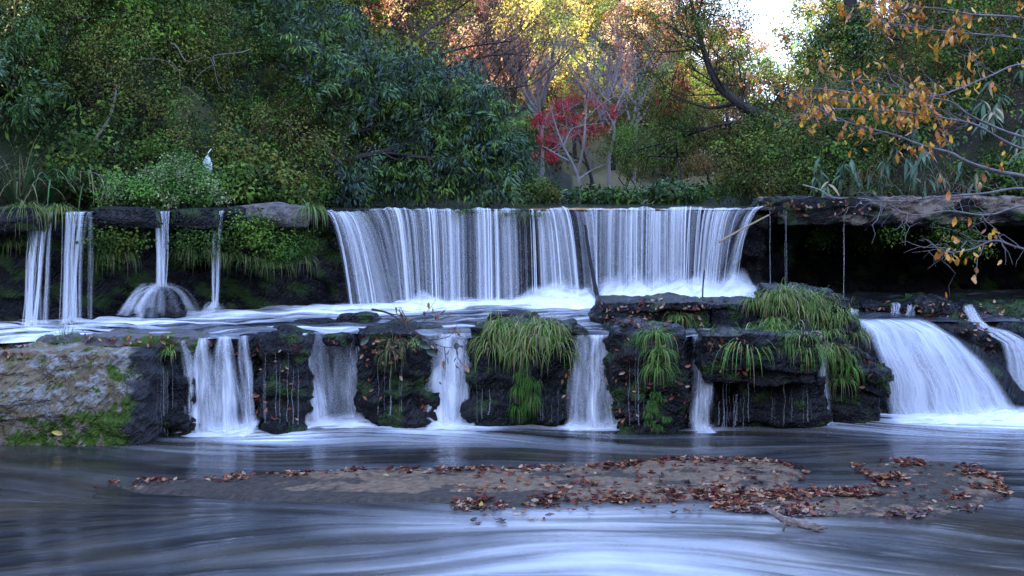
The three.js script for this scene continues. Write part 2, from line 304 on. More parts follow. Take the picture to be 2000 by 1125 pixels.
// the wide curtain
{
  reseed(5);
  const t = thing('waterfall', 'wide silky curtain waterfall pouring over the straight upper ledge', 'waterfall', 'falls over the upper ledge');
  const drift = pw([[630, .36], [700, .42], [790, .14], [900, .03], [1040, .05], [1100, .2], [1150, .1], [1165, -.02], [1330, -.06], [1400, -.2], [1492, -.5]]);
  const dens = pw([[630, .5], [680, .9], [740, .4], [790, .85], [860, .75], [1000, .8], [1080, .7], [1130, .35], [1165, .75], [1300, 1], [1420, .9], [1450, .35], [1492, .55]]);
  const lipH = (px) => UP + .028 * N3(px * .013, 2, 2) + .012 * N3(px * .05, 2, 2);
  for (let l = 0; l < 3; l++) {
    const g = new Geo(true);
    veil(g, 760, 12, (u, v) => {
      const px = lerp(632, 1492, u), [x, d] = lipX(px), f = v, h = lipH(px), tt = f < .1 ? 0 : (f - .1) / .9;
      return new V3(x + drift(px) * tt * (1 + .2 * l), f < .1 ? h + .006 - .004 * l : h - (h - MID) * tt * tt, -(d + (f < .1 ? .16 * (1 - f / .1) : -(.1 + .07 * l) * tt - .02 * N3(px * .03, l, 3))));
    }, (u, v) => {
      const px = lerp(632, 1492, u), s = .5 + .5 * N3(px * .021, l * 7, 1), m = .5 + .5 * N3(px * .085, l * 5, 3), q = .5 + .5 * N3(px * .33, l * 9, v * .5);
      return dens(px) * [.54, .46, .38][l] * (.03 + .97 * sst(.28, .85, s)) * (.1 + 1.5 * Math.pow(m * .55 + q * .45, 1.6)) * (1.2 - .35 * v) + (v < .1 ? .05 : 0);
    });
    mesh('veil', g.build(), M.water, t);
  }
  const g = new Geo(true);
  for (let k = 0; k < 400; k++) {
    const px = rr(632, 1490); if (R() > dens(px) * (.5 + .5 * N3(px * .03, 4, 4)) * 1.3) continue;
    const [x, d] = lipX(px), w = rr(.007, .022) * (R() < .15 ? 2.5 : 1), o = rr(.14, .34);
    strand(g, ballistic(x, d + rr(-.02, .03), lipH(px) + .008, x + drift(px) * rr(.85, 1.25), d - o, MID), w, w * rr(.9, 1.8), rr(.15, .7) * (.25 + .75 * sst(-.4, .4, N3(px * .017, 3, 8))));
  }
  mesh('strands', g.build(), M.water, t);
  const m = new Geo(true);
  mist(m, -2.6, 3.75, (x) => wallD(x) - .36, MID, pw([[-2.6, .1], [-1.6, .1], [-1.25, .24], [-.9, .12], [0, .12], [.5, .3], [1.05, .36], [1.15, .12], [1.3, .42], [2.2, .44], [2.9, .4], [3.3, .4], [3.75, .1]]), 4, .75);
  mist(m, .2, 3.6, (x) => wallD(x) - .55, MID, pw([[.2, .05], [.9, .26], [1.2, .12], [1.5, .32], [3, .3], [3.6, .1]]), 3, .9, .4);
  for (const [px, r] of [[1425, .45], [1440, .4], [1400, .35], [1100, .3], [1300, .3]]) { const [x, d] = lipX(px); spray(m, x, d - .35, MID + .18, r, .26, 40, .4); }
  mesh('foam', m.build(), M.water, t);
}
// narrow falls of the upper ledge: [label, streams [px at lip, width px, px at foot, width px, row of the foot, threads, alpha], spray]
for (const [label, list, sp] of [
  ['pair of broad white ribbons falling between two tufts of grass on the upper rim', [[84, 34, 62, 26, 640, 34, .6], [102, 6, 90, 5, 630, 4, .35], [128, 12, 122, 8, 628, 7, .4], [153, 40, 140, 26, 628, 30, .55], [172, 10, 172, 14, 620, 5, .16]], [[62, 636, .22, .1, 26], [140, 628, .2, .08, 22]]],
  ['narrow single fall striking a round stone and bursting into a dome of spray', [[312, 36, 315, 16, 566, 24, .6]], [[315, 566, .42, .15, 170]]],
  ['thin thread of water falling beside the pale boulder and hanging ferns', [[425, 20, 421, 8, 597, 9, .55], [437, 4, 423, 4, 597, 2, .4]], [[421, 597, .17, .05, 40]]],
  ['thin trickle falling off the right end of the wide curtain', [[1535, 3, 1536, 6, 585, 3, .34], [1502, 2, 1502, 3, 580, 1, .3]], []],
  ['lone slender thread of water dropping from the overhanging shelf', [[1646, 4, 1647, 6, 586, 3, .4]], [[1647, 586, .16, .04, 24]]],
]) {
  const t = thing('narrow_waterfall', label, 'waterfall', 'falls over the upper ledge'), g = new Geo(true), s = new Geo(true);
  for (const [p0, w0, p1, w1, row, n, a] of list) {
    const d0 = p0 > 1500 ? 15.45 : lipX(p0)[1] - .12, d1 = d0 - .14;
    stream(g, { x0: PX(p0, d0), d0, h0: p0 > 1600 ? 2.3 : UP - .01, x1: PX(p1, d1), d1, h1: PY(row, d1), w0: w0 * d0 / F, w1: w1 * d1 / F, n, a, ...(p0 > 1490 ? { t0: .004, t1: .01 } : {}) });
  }
  for (const [px, row, rad, high, n] of sp) { const d = px > 1500 ? 15.3 : lipX(px)[1] - .26; spray(s, PX(px, d), d, PY(row, d), rad, high + .12, n, .5); }
  mesh('strands', g.build(), M.water, t); if (sp.length) mesh('spray', s.build(), M.water, t);
}
// falls over the lower ledge
for (const [label, list, foam] of [
  ['split double fall sliding down black rock beside the lichen boulder', [[366, 12, 380, 18, 845, 10, .35], [398, 16, 400, 44, 845, 20, .55], [441, 14, 452, 34, 842, 18, .6], [434, 12, 424, 30, 843, 8, .25], [478, 14, 490, 20, 838, 8, .4]], [370, 510, .16]],
  ['wide thin fall spreading over leaf strewn rock below the brown leaved branch', [[592, 30, 606, 40, 830, 26, .65], [615, 26, 632, 40, 826, 10, .26], [645, 36, 655, 46, 818, 10, .2], [694, 22, 708, 30, 812, 18, .55], [675, 26, 685, 34, 815, 10, .24], [728, 5, 733, 8, 806, 3, .35]], [590, 740, .16]],
  ['strong white chute between the leaf topped rock and the drooping grass clump', [[862, 40, 862, 56, 828, 34, .7], [890, 34, 888, 40, 826, 26, .7], [905, 26, 900, 26, 824, 10, .5], [920, 30, 905, 20, 822, 6, .3]], [835, 925, .2]],
  ['forked fall over dark rock between two green grass clumps', [[1155, 40, 1160, 40, 832, 16, .26], [1165, 18, 1158, 14, 832, 12, .65], [1178, 20, 1196, 22, 830, 12, .5], [1140, 26, 1120, 20, 832, 6, .3]], [1105, 1215, .12]],
  ['slim fall dropping past the overhanging block with grass tuft', [[1369, 22, 1368, 26, 838, 18, .55]], [1350, 1392, .1]],
  ['small trickle running down the cleft behind the grassy mound', [[1595, 14, 1606, 18, 826, 10, .45]], [1590, 1640, .06]],
]) {
  reseed(list[0][0]);
  const t = thing('ledge_waterfall', label, 'waterfall', 'falls over the lower ledge'), g = new Geo(true), m = new Geo(true);
  for (const [p0, w0, p1, w1, row, n, a] of list) {
    const d1 = dAt(row, 0) - .02, d0 = Math.max(d1 + .02, Math.min(poolFront(PX(p0, 12.5)) - .03, d1 + .3)), X0 = PX(p0, d0), X1 = PX(p1, d1), W0 = w0 * d0 / F, W1 = w1 * d1 / F;
    for (let l = 0; l < 2; l++) {
      const sd = rr(0, 99);
      veil(g, 26, 20, (u, v) => { const rag = .1 * (N3(u * 4, sd, 1) + .5 * N3(u * 11, sd, 2)), p = sliding(X0 + (u - .5) * W0 * 1.8, d0, 1.035, X1 + (u - .5) * W1 * 1.9, d1 - .03, -.02)(clamp(v + rag * (1 - v) * v * 2)); p.z += .025 + .03 * l + .03 * N3(u * 3, v * 3, sd) + .03 * Math.sin(u * Math.PI); return p; },
        (u, v) => { const e = Math.sin(Math.PI * clamp((u - .5) * (1 + .5 * N3(v * 1.7, sd, 8)) + .5 + .2 * N3(v * 2.4, sd, 4) * v)), q = .5 + .5 * N3(u * 5, v * .8, sd), f = .5 + .5 * N3(u * 14, v * 1.1, sd + 5), br = .5 + .5 * N3(u * 3, v * 3.2, sd + 9); return Math.pow(Math.max(0, e), 1.8) * a * 1.5 * Math.pow(q * .5 + f * .3 + br * .4, 1.9) * (.55 + .6 * v); });
    }
    stream(g, { x0: X0, d0, h0: 1.035, x1: X1, d1: d1 - .03, h1: 0, w0: W0, w1: W1, n: Math.round(n * .35), a: a * .7, path: sliding, t0: .015, t1: .06, broken: .4 });
  }
  mesh('strands', g.build(), M.water, t);
  const [a, b, hi] = foam, d = (x) => dAt(list[0][4] - 4, 0) + (x - PX(a, 12.4)) * (list[0][4] - list[Math.min(3, list.length - 1)][4]) * .012;
  mist(m, PX(a, 12.4), PX(b, 12.4), d, 0, () => hi, 3, .6, .22);
  mesh('foam', m.build(), M.water, t);
}
// the broad slide on the right
const slideL = pw([[0, 1652], [.25, 1690], [.5, 1712], [1, 1735]]), slideR = pw([[0, 1800], [.25, 1868], [.5, 1925], [1, 1998]]), slideH = pw([[0, 1.02], [.1, .98], [.3, .82], [.55, .52], [.8, .2], [1, -.03]]), slideDist = pw([[0, 14.15], [.2, 13.75], [.5, 13.42], [1, 13.12]]);
const slidePoint = (u, v, o = 0) => { const d = slideDist(v) - .12 * Math.sin(u * Math.PI) - o, px = lerp(slideL(v), slideR(v), u); const y = slideH(v) + .1 * Math.sin(u * Math.PI) * Math.sin(Math.min(1, v * 1.15) * Math.PI) + .05 * N3(u * 3, v * 1.2, 3) * Math.sin(v * Math.PI); return new V3(PX(px, d), y + o * .6, -d); };
{
  const g = new Geo(); g.grid(70, 44, (u, v) => { const p = slidePoint(lerp(-.25, 1.2, u), v); p.y -= .05 + .06 * Math.abs(fbm(p.x * 3, p.y * 3, p.z * 3)) + (v > .97 ? .3 : 0); p.z -= .03; return { p, c: wet(p.x, p.y, p.z, -.3) }; });
  single('sloping_rock', g.build(), M.wetRock, 'dark sloping rock underneath the broad sliding cascade', 'rock');
  const t = thing('slide_waterfall', 'broad white cascade sliding down the slope beside the grassy mound', 'waterfall', 'falls over the lower ledge');
  for (let l = 0; l < 3; l++) {
    const s = new Geo(true);
    veil(s, 200, 40, (u, v) => slidePoint(u, v, .015 + .025 * l + .012 * N3(u * 9, v * 1.2, l)), (u, v) => { const q = u + .05 * N3(v * 2, 3, l), st = .5 + .5 * N3(q * 7, v * .6, l * 3), m = .5 + .5 * N3(q * 24, v * .9, l * 5), f = .5 + .5 * N3(q * 75, v * 1.2, l); return sst(0, .1, u) * sst(1, .88, u) * sst(-.02, .12, v) * (.15 + 1.15 * Math.pow(st * .45 + m * .35 + f * .3, 1.9)) * [.55, .48, .4][l]; });
    mesh('veil', s.build(), M.water, t);
  }
  const m = new Geo(true); mist(m, PX(1715, 13.1), PX(2080, 13), () => 13.08, 0, pw([[4.3, .06], [5.3, .1], [6.2, .16], [6.8, .12]]), 4, .8, .35); mesh('foam', m.build(), M.water, t);
  const t2 = thing('side_waterfall', 'small side trickle bending over the dark rock with wet leaves', 'waterfall', 'falls over the lower ledge'), s2 = new Geo(true);
  const line = [[1890, 598, 14.3], [1905, 628, 14.2], [1918, 642, 14.1], [1950, 650, 13.9], [1980, 668, 13.75], [1996, 710, 13.65], [2003, 770, 13.55]];
  for (let k = 0; k < 44; k++) { const o = rr(-.07, .07) + rr(-.04, .04), e = rr(.2, 1), kk = k * 3.1; strand(s2, (f) => { const q = f * (line.length - 1) * .999, i = q | 0, a = line[i], b = line[i + 1], w = q - i, p = P(lerp(a[0], b[0], w), lerp(a[1], b[1], w), lerp(a[2], b[2], w) - .06); p.x += o * (.4 + f * 1.6) + .04 * N3(f * 3, kk, 2); p.y += .01 + o * .3 * e; p.z += .03 * N3(f * 3, kk, 7); return p; }, rr(.02, .05), rr(.04, .1), .22 * e, 18); }
  mesh('strands', s2.build(), M.water, t2);
  for (const [px, lab] of [[1665, 'short trickle between the grassy mound and the leaf littered step'], [1748, 'short double trickle dropping over the leaf littered step'], [1776, 'short stubby trickle ending the leaf littered step']]) { const t3 = thing('small_trickle', lab, 'waterfall', 'falls over the lower ledge'), s3 = new Geo(true); stream(s3, { x0: PX(px, 14.6), d0: 14.55, h0: px < 1700 ? 1.12 : 1.2, x1: PX(px, 14.3), d1: 14.35, h1: 1.0, w0: .09, w1: .12, n: 14, a: .25, path: sliding }); mesh('strands', s3.build(), M.water, t3); }
}

// ---------------------------------------------------------------- rocks
function rockGeo({ x, y, d, w, h, t, round = .3, amp = .12, st = .17, color, seg = 38, lean = 0, topLean = 0, taper = 0, freq = 1.6 }) {
  const g0 = new THREE.BoxGeometry(2, 2, 2, Math.min(210, Math.round(seg * Math.max(.5, w / Math.max(h, .4)))), seg, Math.round(seg * .8)); g0.deleteAttribute('normal'); g0.deleteAttribute('uv');
  const g = mergeVertices(g0, 1e-4), a = g.attributes.position, col = [], uv = [], p = new V3(), s = new V3();
  for (let i = 0; i < a.count; i++) {
    p.fromBufferAttribute(a, i); s.copy(p).normalize();
    p.lerp(s.clone().multiplyScalar(1.25), round);
    const k = 1 - taper * (p.y * .5 + .5);
    const wx = x + p.x * w / 2 * k, wy = y + p.y * h / 2 + topLean * p.x, wd = d - p.z * t / 2 * k + lean * (p.y + 1) / 2;
    const n = fbm(wx * freq, wy * freq, wd * freq) * amp * 1.5 + ridge(wx * freq * 2.2, wy * freq * 2.2, wd * freq * 2.2) * amp * .35, q = (strata(wx, wy, wd, 6.5) - .5) * st, l = Math.hypot(s.x, s.z) || 1;
    a.setXYZ(i, wx + s.x * n + s.x / l * q * Math.abs(s.x), wy + s.y * n * .6, -(wd - s.z * n - s.z / l * q * Math.abs(s.z)));
  }
  g.computeVertexNormals();
  for (let i = 0; i < a.count; i++) { const X = a.getX(i), Yy = a.getY(i), Z = a.getZ(i); col.push(...color(X, Yy, Z)); uv.push(X + Z * .6, Yy + Z * .8); }
  g.setAttribute('color', new THREE.Float32BufferAttribute(col, 3)); g.setAttribute('uv', new THREE.Float32BufferAttribute(uv, 2));
  return g;
}
const rockPx = (p0, p1, r0, r1, d, t, o = {}) => ({ x: PX((p0 + p1) / 2, d), y: PY((r0 + r1) / 2, d), d: d + t / 2, w: (p1 - p0) * d / F, h: (r1 - r0) * d / F, t, color: (x, y, z) => wet(x, y, z, -.16), ...o });
const mossRow = (m) => (x, y, z) => wet(x, y, z, m);
const rocks = [];
function rock(name, label, spec, mat = M.wetRock, cat = 'rock') { const g = rockGeo(spec), m = single(name, g, mat, label, cat); rocks.push(m); return m; }
const lichen = (x, y, z) => {
  const a = fbm(x * 1.5, y * 3, z * 1.5, 5), li = sst(.075, .105, fbm(x * 3.2 + 9, y * 7, z * 3.2, 6) * .7 + fbm(x * 13, y * 22, z * 13, 4) * .5 - .06 + .12 * sst(-5.2, -4.3, x)), right = sst(-4.55, -4.2, x + .25 * a), low = sst(.42, .2, y + .25 * a), mo = sst(0, .08, fbm(x * 4, y * 4, z * 4 + 3, 5) * .8 + fbm(x * 17, y * 17, z * 17, 3) * .35 - .34 + .36 * right + .42 * low), wetp = sst(-4.12, -3.98, x + .2 * a);
  let c = [.17 + .08 * a, .132 + .065 * a, .08 + .04 * a];
  const f = .9 + .3 * fbm(x * 14, y * 14, z * 14, 3);
  c = c.map((v, i) => lerp(v, [.27, .26, .24][i] * f, li * (1 - low * .7)));
  c = c.map((v, i) => lerp(v, [.05, .085, .012][i] * (1 + .8 * fbm(x * 20, y * 20, z * 20, 2)), mo));
  return c.map((v, i) => lerp(v, [.035, .034, .036][i], wetp));
};
rock('mossy_boulder', 'big tan boulder patched with pale lichen and bright moss', { x: -5.15, y: .36, d: 12.05, w: 2.65, h: 1.18, t: 1.25, round: .24, amp: .09, st: .06, lean: .28, color: lichen, seg: 92 }, M.dryRock, 'boulder');
rock('flat_rock', 'thin flat rock layer with grass tufts lying on the lichen boulder', { x: -4.35, y: .97, d: 12.4, w: 1.75, h: .2, t: .62, round: .25, amp: .06, st: .1, color: (x, y, z) => { const m = sst(.02, .1, fbm(x * 3, y * 5, z * 3, 5) - .06), k = fbm(x * 3, 2, z * 3), b = [.11 + .05 * k, .1 + .045 * k, .095 + .04 * k]; return b.map((v, i) => lerp(v, [.05, .09, .012][i], m)); }, seg: 30 }, M.slab);
rock('wet_rock', 'black wet rock face joined to the side of the lichen boulder', rockPx(262, 378, 684, 880, 11.95, .7, { lean: .15, amp: .13 }));
rock('wet_rock', 'dark rock pillar dotted with wet leaves between the double fall and the wide thin fall', rockPx(496, 592, 662, 870, 12.2, .7, { lean: .25, amp: .11, color: mossRow(-.1) }));
rock('wet_rock', 'black wet block topped by the brown leaved fallen branch', rockPx(704, 852, 652, 850, 12.45, .8, { amp: .13, seg: 44, lean: .1 }));
rock('wet_rock', 'black rock block underneath the large drooping grass clump', rockPx(912, 1128, 640, 850, 12.45, .8, { amp: .14, seg: 44, lean: .1, color: (x, y, z) => wet(x, y, z, .24 * Math.exp(-(((x - PX(1032, 12.4)) / .2) ** 2)) - .18) }));
rock('wet_rock', 'black rock block with a mossy column below a hanging grass tuft', rockPx(1198, 1345, 648, 875, 12.02, .85, { amp: .13, seg: 44, lean: .2, color: (x, y, z) => wet(x, y, z, .34 * Math.exp(-(((x - PX(1287, 12)) / .16) ** 2)) - .18) }));
rock('wet_rock', 'jutting black block with grass tufts over a dripping hollow', rockPx(1372, 1605, 655, 752, 12.15, .9, { amp: .08, seg: 36, round: .28 }));
rock('wet_rock', 'layered black rock with moss patches in the hollow under the jutting block', rockPx(1440, 1620, 740, 860, 12.42, .7, { amp: .07, st: .16, seg: 36, color: (x, y, z) => wet(x, y, z, .22 * Math.exp(-(((x - PX(1510, 12.4)) / .2) ** 2)) - .2) }));
rock('grassy_mound', 'steep rock mound overgrown with grass beside the sliding cascade', { x: PX(1585, 13.2), y: .68, d: 13.3, w: 1.55, h: 1.5, t: 1.3, round: .55, amp: .12, taper: .35, topLean: -.12, lean: .2, color: mossRow(.02), seg: 44 });
rock('wet_rock', 'pointed black rock edge sticking out over the sliding cascade', { x: PX(1655, 12.9), y: .66, d: 13.05, w: .85, h: .4, t: .7, round: .4, amp: .13, topLean: -.2, color: mossRow(-.12), seg: 34 });
rock('wet_rock', 'low black rock strewn with red leaves standing in the middle pool', rockPx(1168, 1392, 590, 672, 13.0, .9, { amp: .08, seg: 36, color: (x, y, z) => wet(x, y, z, .2 * sst(PX(1330, 13), PX(1370, 13), x) - .15) }));
rock('wet_rock', 'dark rock hump wedged between the middle pool rock and the grassy mound', rockPx(1385, 1490, 592, 668, 13.15, .7, { amp: .08 }));
rock('wet_rock', 'small dark rock lying in the flowing middle pool beside the branch', rockPx(655, 735, 616, 652, 13.5, .4, { amp: .04, seg: 20, round: .5 }));
rock('wet_rock', 'tiny flat dark rock barely above the middle pool', rockPx(566, 650, 626, 650, 13.45, .3, { amp: .03, seg: 18, round: .5 }));
rock('wet_rock', 'flat dark stone just behind the large drooping grass clump', rockPx(950, 1050, 614, 652, 13.2, .4, { amp: .05, seg: 22, round: .4 }));
rock('round_stone', 'round dark stone under the dome of spray', { x: PX(318, 13.7), y: 1.2, d: 13.78, w: .42, h: .46, t: .44, round: .9, amp: .05, st: .03, color: mossRow(-.3), seg: 22 });
rock('wet_rock', 'leaf littered black rock step above the sliding cascade', rockPx(1690, 1880, 592, 668, 14.5, .8, { amp: .1, seg: 36 }));
rock('wet_rock', 'dark rock rib covered with red leaves beside the sliding cascade', rockPx(1830, 1935, 600, 800, 13.75, .8, { amp: .12, seg: 40, topLean: -.12, lean: .5 }));
rock('wet_rock', 'mossy dark rock bank under the overhanging shelf', rockPx(1900, 2120, 596, 680, 14.3, 1.3, { amp: .1, seg: 34, color: (x, y, z) => wet(x, y, z, .06) }));
rock('wet_rock', 'dark wet boulder with a side trickle at the foot of the leaf covered rib', rockPx(1925, 2120, 650, 850, 13.55, 1, { amp: .1, seg: 40, lean: .3 }));
for (const [a, b, r0, r1, lab] of [[352, 398, 828, 862, 'at the foot of the black face beside the boulder'], [512, 560, 822, 858, 'at the foot of the leaf dotted pillar'], [560, 604, 806, 840, 'between the leaf dotted pillar and the wide thin fall'], [738, 800, 796, 830, 'under the branch topped block'], [800, 846, 800, 834, 'beside the foot of the strong white chute'], [926, 990, 800, 842, 'below the large drooping grass clump'], [1070, 1122, 798, 842, 'beside the foot of the forked fall'], [1312, 1358, 812, 852, 'beside the foot of the slim fall'], [1400, 1450, 806, 846, 'inside the dripping hollow'], [1618, 1690, 790, 838, 'at the foot of the grassy mound'], [470, 520, 655, 690, 'on the lip above the double fall'], [1118, 1150, 640, 668, 'on the lip of the forked fall'], [640, 676, 655, 676, 'on the lip of the wide thin fall'], [1205, 1262, 640, 664, 'on top of the mossy column block']]) { const d = r1 > 780 ? dAt(r1 - 14, 0) - .05 : 12.5; rock('small_stone', 'small wet black stone ' + lab, rockPx(a, b, r0, r1, d, .3, { amp: .07, st: .06, round: .55, seg: 16, freq: 3 })); }
const rimRock = (a, b, r0, r1, label, o = {}, mat = M.wetRock, name = 'rim_rock') => { const d = lipX((a + b) / 2)[1] - .2; return rock(name, label, rockPx(a, b, r0, r1, d, .62, { amp: .05, st: .07, round: .35, seg: 24, ...o }), mat); };
rimRock(-60, 66, 406, 452, 'dark rim rock beside the straw coloured grass tuft on the upper ledge');
rimRock(168, 298, 407, 446, 'long black rim rock between the broad ribbons and the dome fall');
rimRock(330, 418, 407, 446, 'short black rim rock between the dome fall and the thin thread');
rimRock(438, 470, 406, 448, 'small dark rim stone next to the thin thread of water');
rimRock(450, 592, 402, 444, 'pale grey brown boulder sitting on the rim beside the wide curtain', { amp: .06, round: .5, color: (x, y, z) => { const n = fbm(x * 5, y * 5, z * 5, 5), k = .13 + .08 * n; return [k, k * .88, k * .8]; } }, M.dryRock, 'boulder');
rock('rock_shelf', 'overhanging rock shelf with pale brown top above the dark hollow', { x: 7.5, y: 2.4, d: 16.6, w: 7.3, h: .34, t: 2.6, round: .1, amp: .12, st: .12, seg: 30, freq: 1.9, color: (x, y, z) => { const n = fbm(x * 1.3, y * 3, z * 1.3, 5), t = sst(-.08, .12, n + (x > 5.2 ? .1 : -.22)), k = fbm(x * 6, y * 6, z * 6); const a = wet(x, y, z, -.1); return a.map((v, i) => lerp(v, [.15, .115, .085][i] * (1 + .5 * k), t)); } }, M.slab, 'rock');
// flat slabs of the foreground
const poly = (pts) => pts.map(([a, b]) => { const d = dAt(b, .02); return [PX(a, d), d]; });
const slabA = poly([[230, 946], [300, 936], [420, 931], [600, 919], [760, 914], [900, 914], [1100, 910], [1220, 903], [1290, 896], [1400, 895], [1500, 899], [1560, 911], [1572, 935], [1540, 952], [1440, 972], [1250, 974], [1080, 976], [1000, 990], [910, 984], [800, 976], [650, 980], [500, 974], [380, 967], [280, 960]]);
const slabB = poly([[1672, 908], [1750, 896], [1870, 899], [1930, 916], [1962, 962], [1910, 986], [1830, 1008], [1680, 1008], [1560, 1004], [1420, 992], [1385, 980], [1470, 962], [1570, 958], [1672, 955], [1720, 938]]);
const sdPoly = (pts, x, y) => { let m = 1e9, c = false; for (let i = 0, j = pts.length - 1; i < pts.length; j = i++) { const [ax, ay] = pts[j], [bx, by] = pts[i], ex = bx - ax, ey = by - ay, t = clamp(((x - ax) * ex + (y - ay) * ey) / (ex * ex + ey * ey)); m = Math.min(m, Math.hypot(x - ax - ex * t, y - ay - ey * t)); if ((ay > y) !== (by > y) && x < ax + (y - ay) / (by - ay) * ex) c = !c; } return c ? m : -m; };
const slabH = (pts, x, d, hi) => { const s = sdPoly(pts, x, d) + .05 * fbm(x * 3, d * 3, 2); return clamp(s * .3, -.14, hi) + (s > -.1 ? .009 * fbm(x * 2.2, d * 2.2, 6) + .004 * fbm(x * 9, d * 9, 6) : 0); };
for (const [pts, label, hi] of [[slabA, 'long flat sandy rock slab edged with fallen leaves in the near water', .028], [slabB, 'smaller low wet rock slab crowded with red fallen leaves', .016]]) {
  const xs = pts.map((p) => p[0]), ds = pts.map((p) => p[1]), g = new Geo();
  g.grid(260, 90, (u, v) => {
    const x = lerp(Math.min(...xs) - .3, Math.max(...xs) + .3, u), d = lerp(Math.min(...ds) - .25, Math.max(...ds) + .25, v), h = slabH(pts, x, d, hi), n = fbm(x * 1.2, d * 2, 5, 5), w = sst(.0, .06, n * .5 + fbm(x * 7, d * 7, 1) * .2 + (hi > .02 ? -.1 + .4 * sst(-1.7, -2.5, x) + .4 * sst(9.62, 9.5, d) * sst(.5, .1, x) : .06) + (h < .01 ? .5 : 0)), k = fbm(x * 12, d * 12, 3, 3);
    return { p: new V3(x, h, -d), c: [lerp(.15, .05, w) * (1 + .8 * k), lerp(.098, .038, w) * (1 + .8 * k), lerp(.058, .027, w) * (1 + .8 * k)] };
  });
  single('rock_slab', g.build(), M.slab, label, 'rock');
}

// ---------------------------------------------------------------- foliage
const C = { dark: [.042, .085, .016], mid: [.095, .17, .024], blue: [.075, .14, .06], fresh: [.15, .27, .028], olive: [.14, .145, .028], lime: [.16, .2, .025], yellow: [.6, .5, .13], gold: [.6, .45, .2], orange: [.52, .39, .22], rust: [.2, .085, .022], red: [.42, .018, .03], brown: [.085, .062, .028], straw: [.3, .22, .12], pink: [.3, .13, .1] };
function sprayGeo(seed, n, L, len, wid, droop, up = .4) {        // a twig with its leaves
  reseed(seed); const g = new Geo(), tip = new V3(rr(-.2, .2), up, rr(-.2, .2)).normalize().multiplyScalar(L);
  g.tube([new V3(0, 0, 0), tip.clone().multiplyScalar(.5).add(new V3(rr(-.04, .04), 0, rr(-.04, .04))), tip], [.006, .004, .002], 3, [.5, .4, .35]);
  for (let k = 0; k < n; k++) {
    const t = rr(.1, 1), an = k * 2.4 + rr(-.5, .5), o = new V3(Math.cos(an), rr(-.7, .35), Math.sin(an)), b = tip.clone().multiplyScalar(t).addScaledVector(o, L * rr(.02, .42)), dir = o.clone().add(new V3(0, -droop * rr(.4, 1.3), 0)).normalize(), nor = new V3(rr(-.6, .6), 1, rr(-.6, .6)).normalize(), s = rr(.65, 1.25), v = rr(.6, 1.35);
    g.leaf(b, dir, nor, len * s, wid * s, [v * rr(.85, 1.15), v, v * rr(.8, 1.2)], .22, .15);
  }
  return g.build();
}
const K = {
  vine: [[1, 2, 3].map((s) => sprayGeo(s, 36, .36, .058, .042, .5)), M.leaf], ever: [[4, 5, 6].map((s) => sprayGeo(s, 40, .42, .1, .026, .9, .1)), M.gloss], fine: [[7, 8, 9].map((s) => sprayGeo(s, 48, .42, .044, .022, .3)), M.leaf],
  broad: [[10, 11].map((s) => sprayGeo(s, 20, .4, .12, .085, .7)), M.leaf], maple: [[12, 13].map((s) => sprayGeo(s, 40, .42, .065, .06, .5)), M.matte], far: [[14, 15, 16].map((s) => sprayGeo(s, 60, 1.1, .17, .13, .4)), M.matte], tiny: [[17, 18].map((s) => sprayGeo(s, 46, .26, .034, .022, .2)), M.leaf], gloss: [[19, 20].map((s) => sprayGeo(s, 16, .26, .12, .05, .5)), M.gloss], dry: [[21, 22].map((s) => sprayGeo(s, 9, .4, .07, .035, .6)), M.matte],
};
function foliage(parent, name, kind, blobs, palette) {           // blobs: centre, radii, twigs
  const [geos, mat] = K[kind], lists = geos.map(() => []), o = new THREE.Object3D(), c = new THREE.Color();
  for (const [ctr, rad, n, size = 1] of blobs) {
    const sx = rr(0, 50);
    for (let k = 0, tries = 0; k < n && tries < n * 6; tries++) {
      const v = new V3(rr(-1, 1), rr(-1, 1), rr(-1, 1)), l = v.length(); if (l > 1 || R() > .25 + .75 * l * l) continue;
      const p = new V3(v.x * rad.x, v.y * rad.y, v.z * rad.z); if (N3(p.x * 1.5 / rad.x + sx, p.y * 1.5 / rad.y, p.z * 1.5 / rad.z) < -.32 + .2 * R()) continue;
      p.multiplyScalar(1 + .22 * N3(v.x * 2 + sx, v.y * 2, v.z * 2)).add(ctr);
      const s = rr(.75, 1.3) * size, col = pick(palette), j = rr(.65, 1.4);
      lists[k % geos.length].push([p, new THREE.Euler(v.z * .9 + rr(-.5, .5), rr(0, 6.28), -v.x * .9 + rr(-.5, .5)), s, col.map((q) => q * j)]); k++;
    }
  }
  lists.forEach((list, i) => {
    if (!list.length) return;
    const m = new THREE.InstancedMesh(geos[i], mat, list.length); m.name = name; m.castShadow = m.receiveShadow = true; m.userData.kind = 'stuff';
    list.forEach(([p, r, s, col], k) => { o.position.copy(p); o.rotation.copy(r); o.scale.setScalar(s); o.updateMatrix(); m.setMatrixAt(k, o.matrix); m.setColorAt(k, c.setRGB(...col)); });
    parent.add(m);
  });
}
function limb(g, a, b, r0, r1, col, wob = .12, segs = 6, sides = 6) {
  const L = a.distanceTo(b), s = rr(0, 90), pts = [], rad = [];
  for (let k = 0; k <= segs; k++) { const f = k / segs, p = a.clone().lerp(b, f), w = wob * L * Math.sin(f * Math.PI); p.x += w * N3(f * 1.7, s, 1); p.y += w * N3(f * 1.7, s, 5) + L * .05 * Math.sin(f * Math.PI); p.z += w * N3(f * 1.7, s, 9); pts.push(p); rad.push(lerp(r0, r1, f)); }
  g.tube(pts, rad, sides, col, .12); return pts;
}
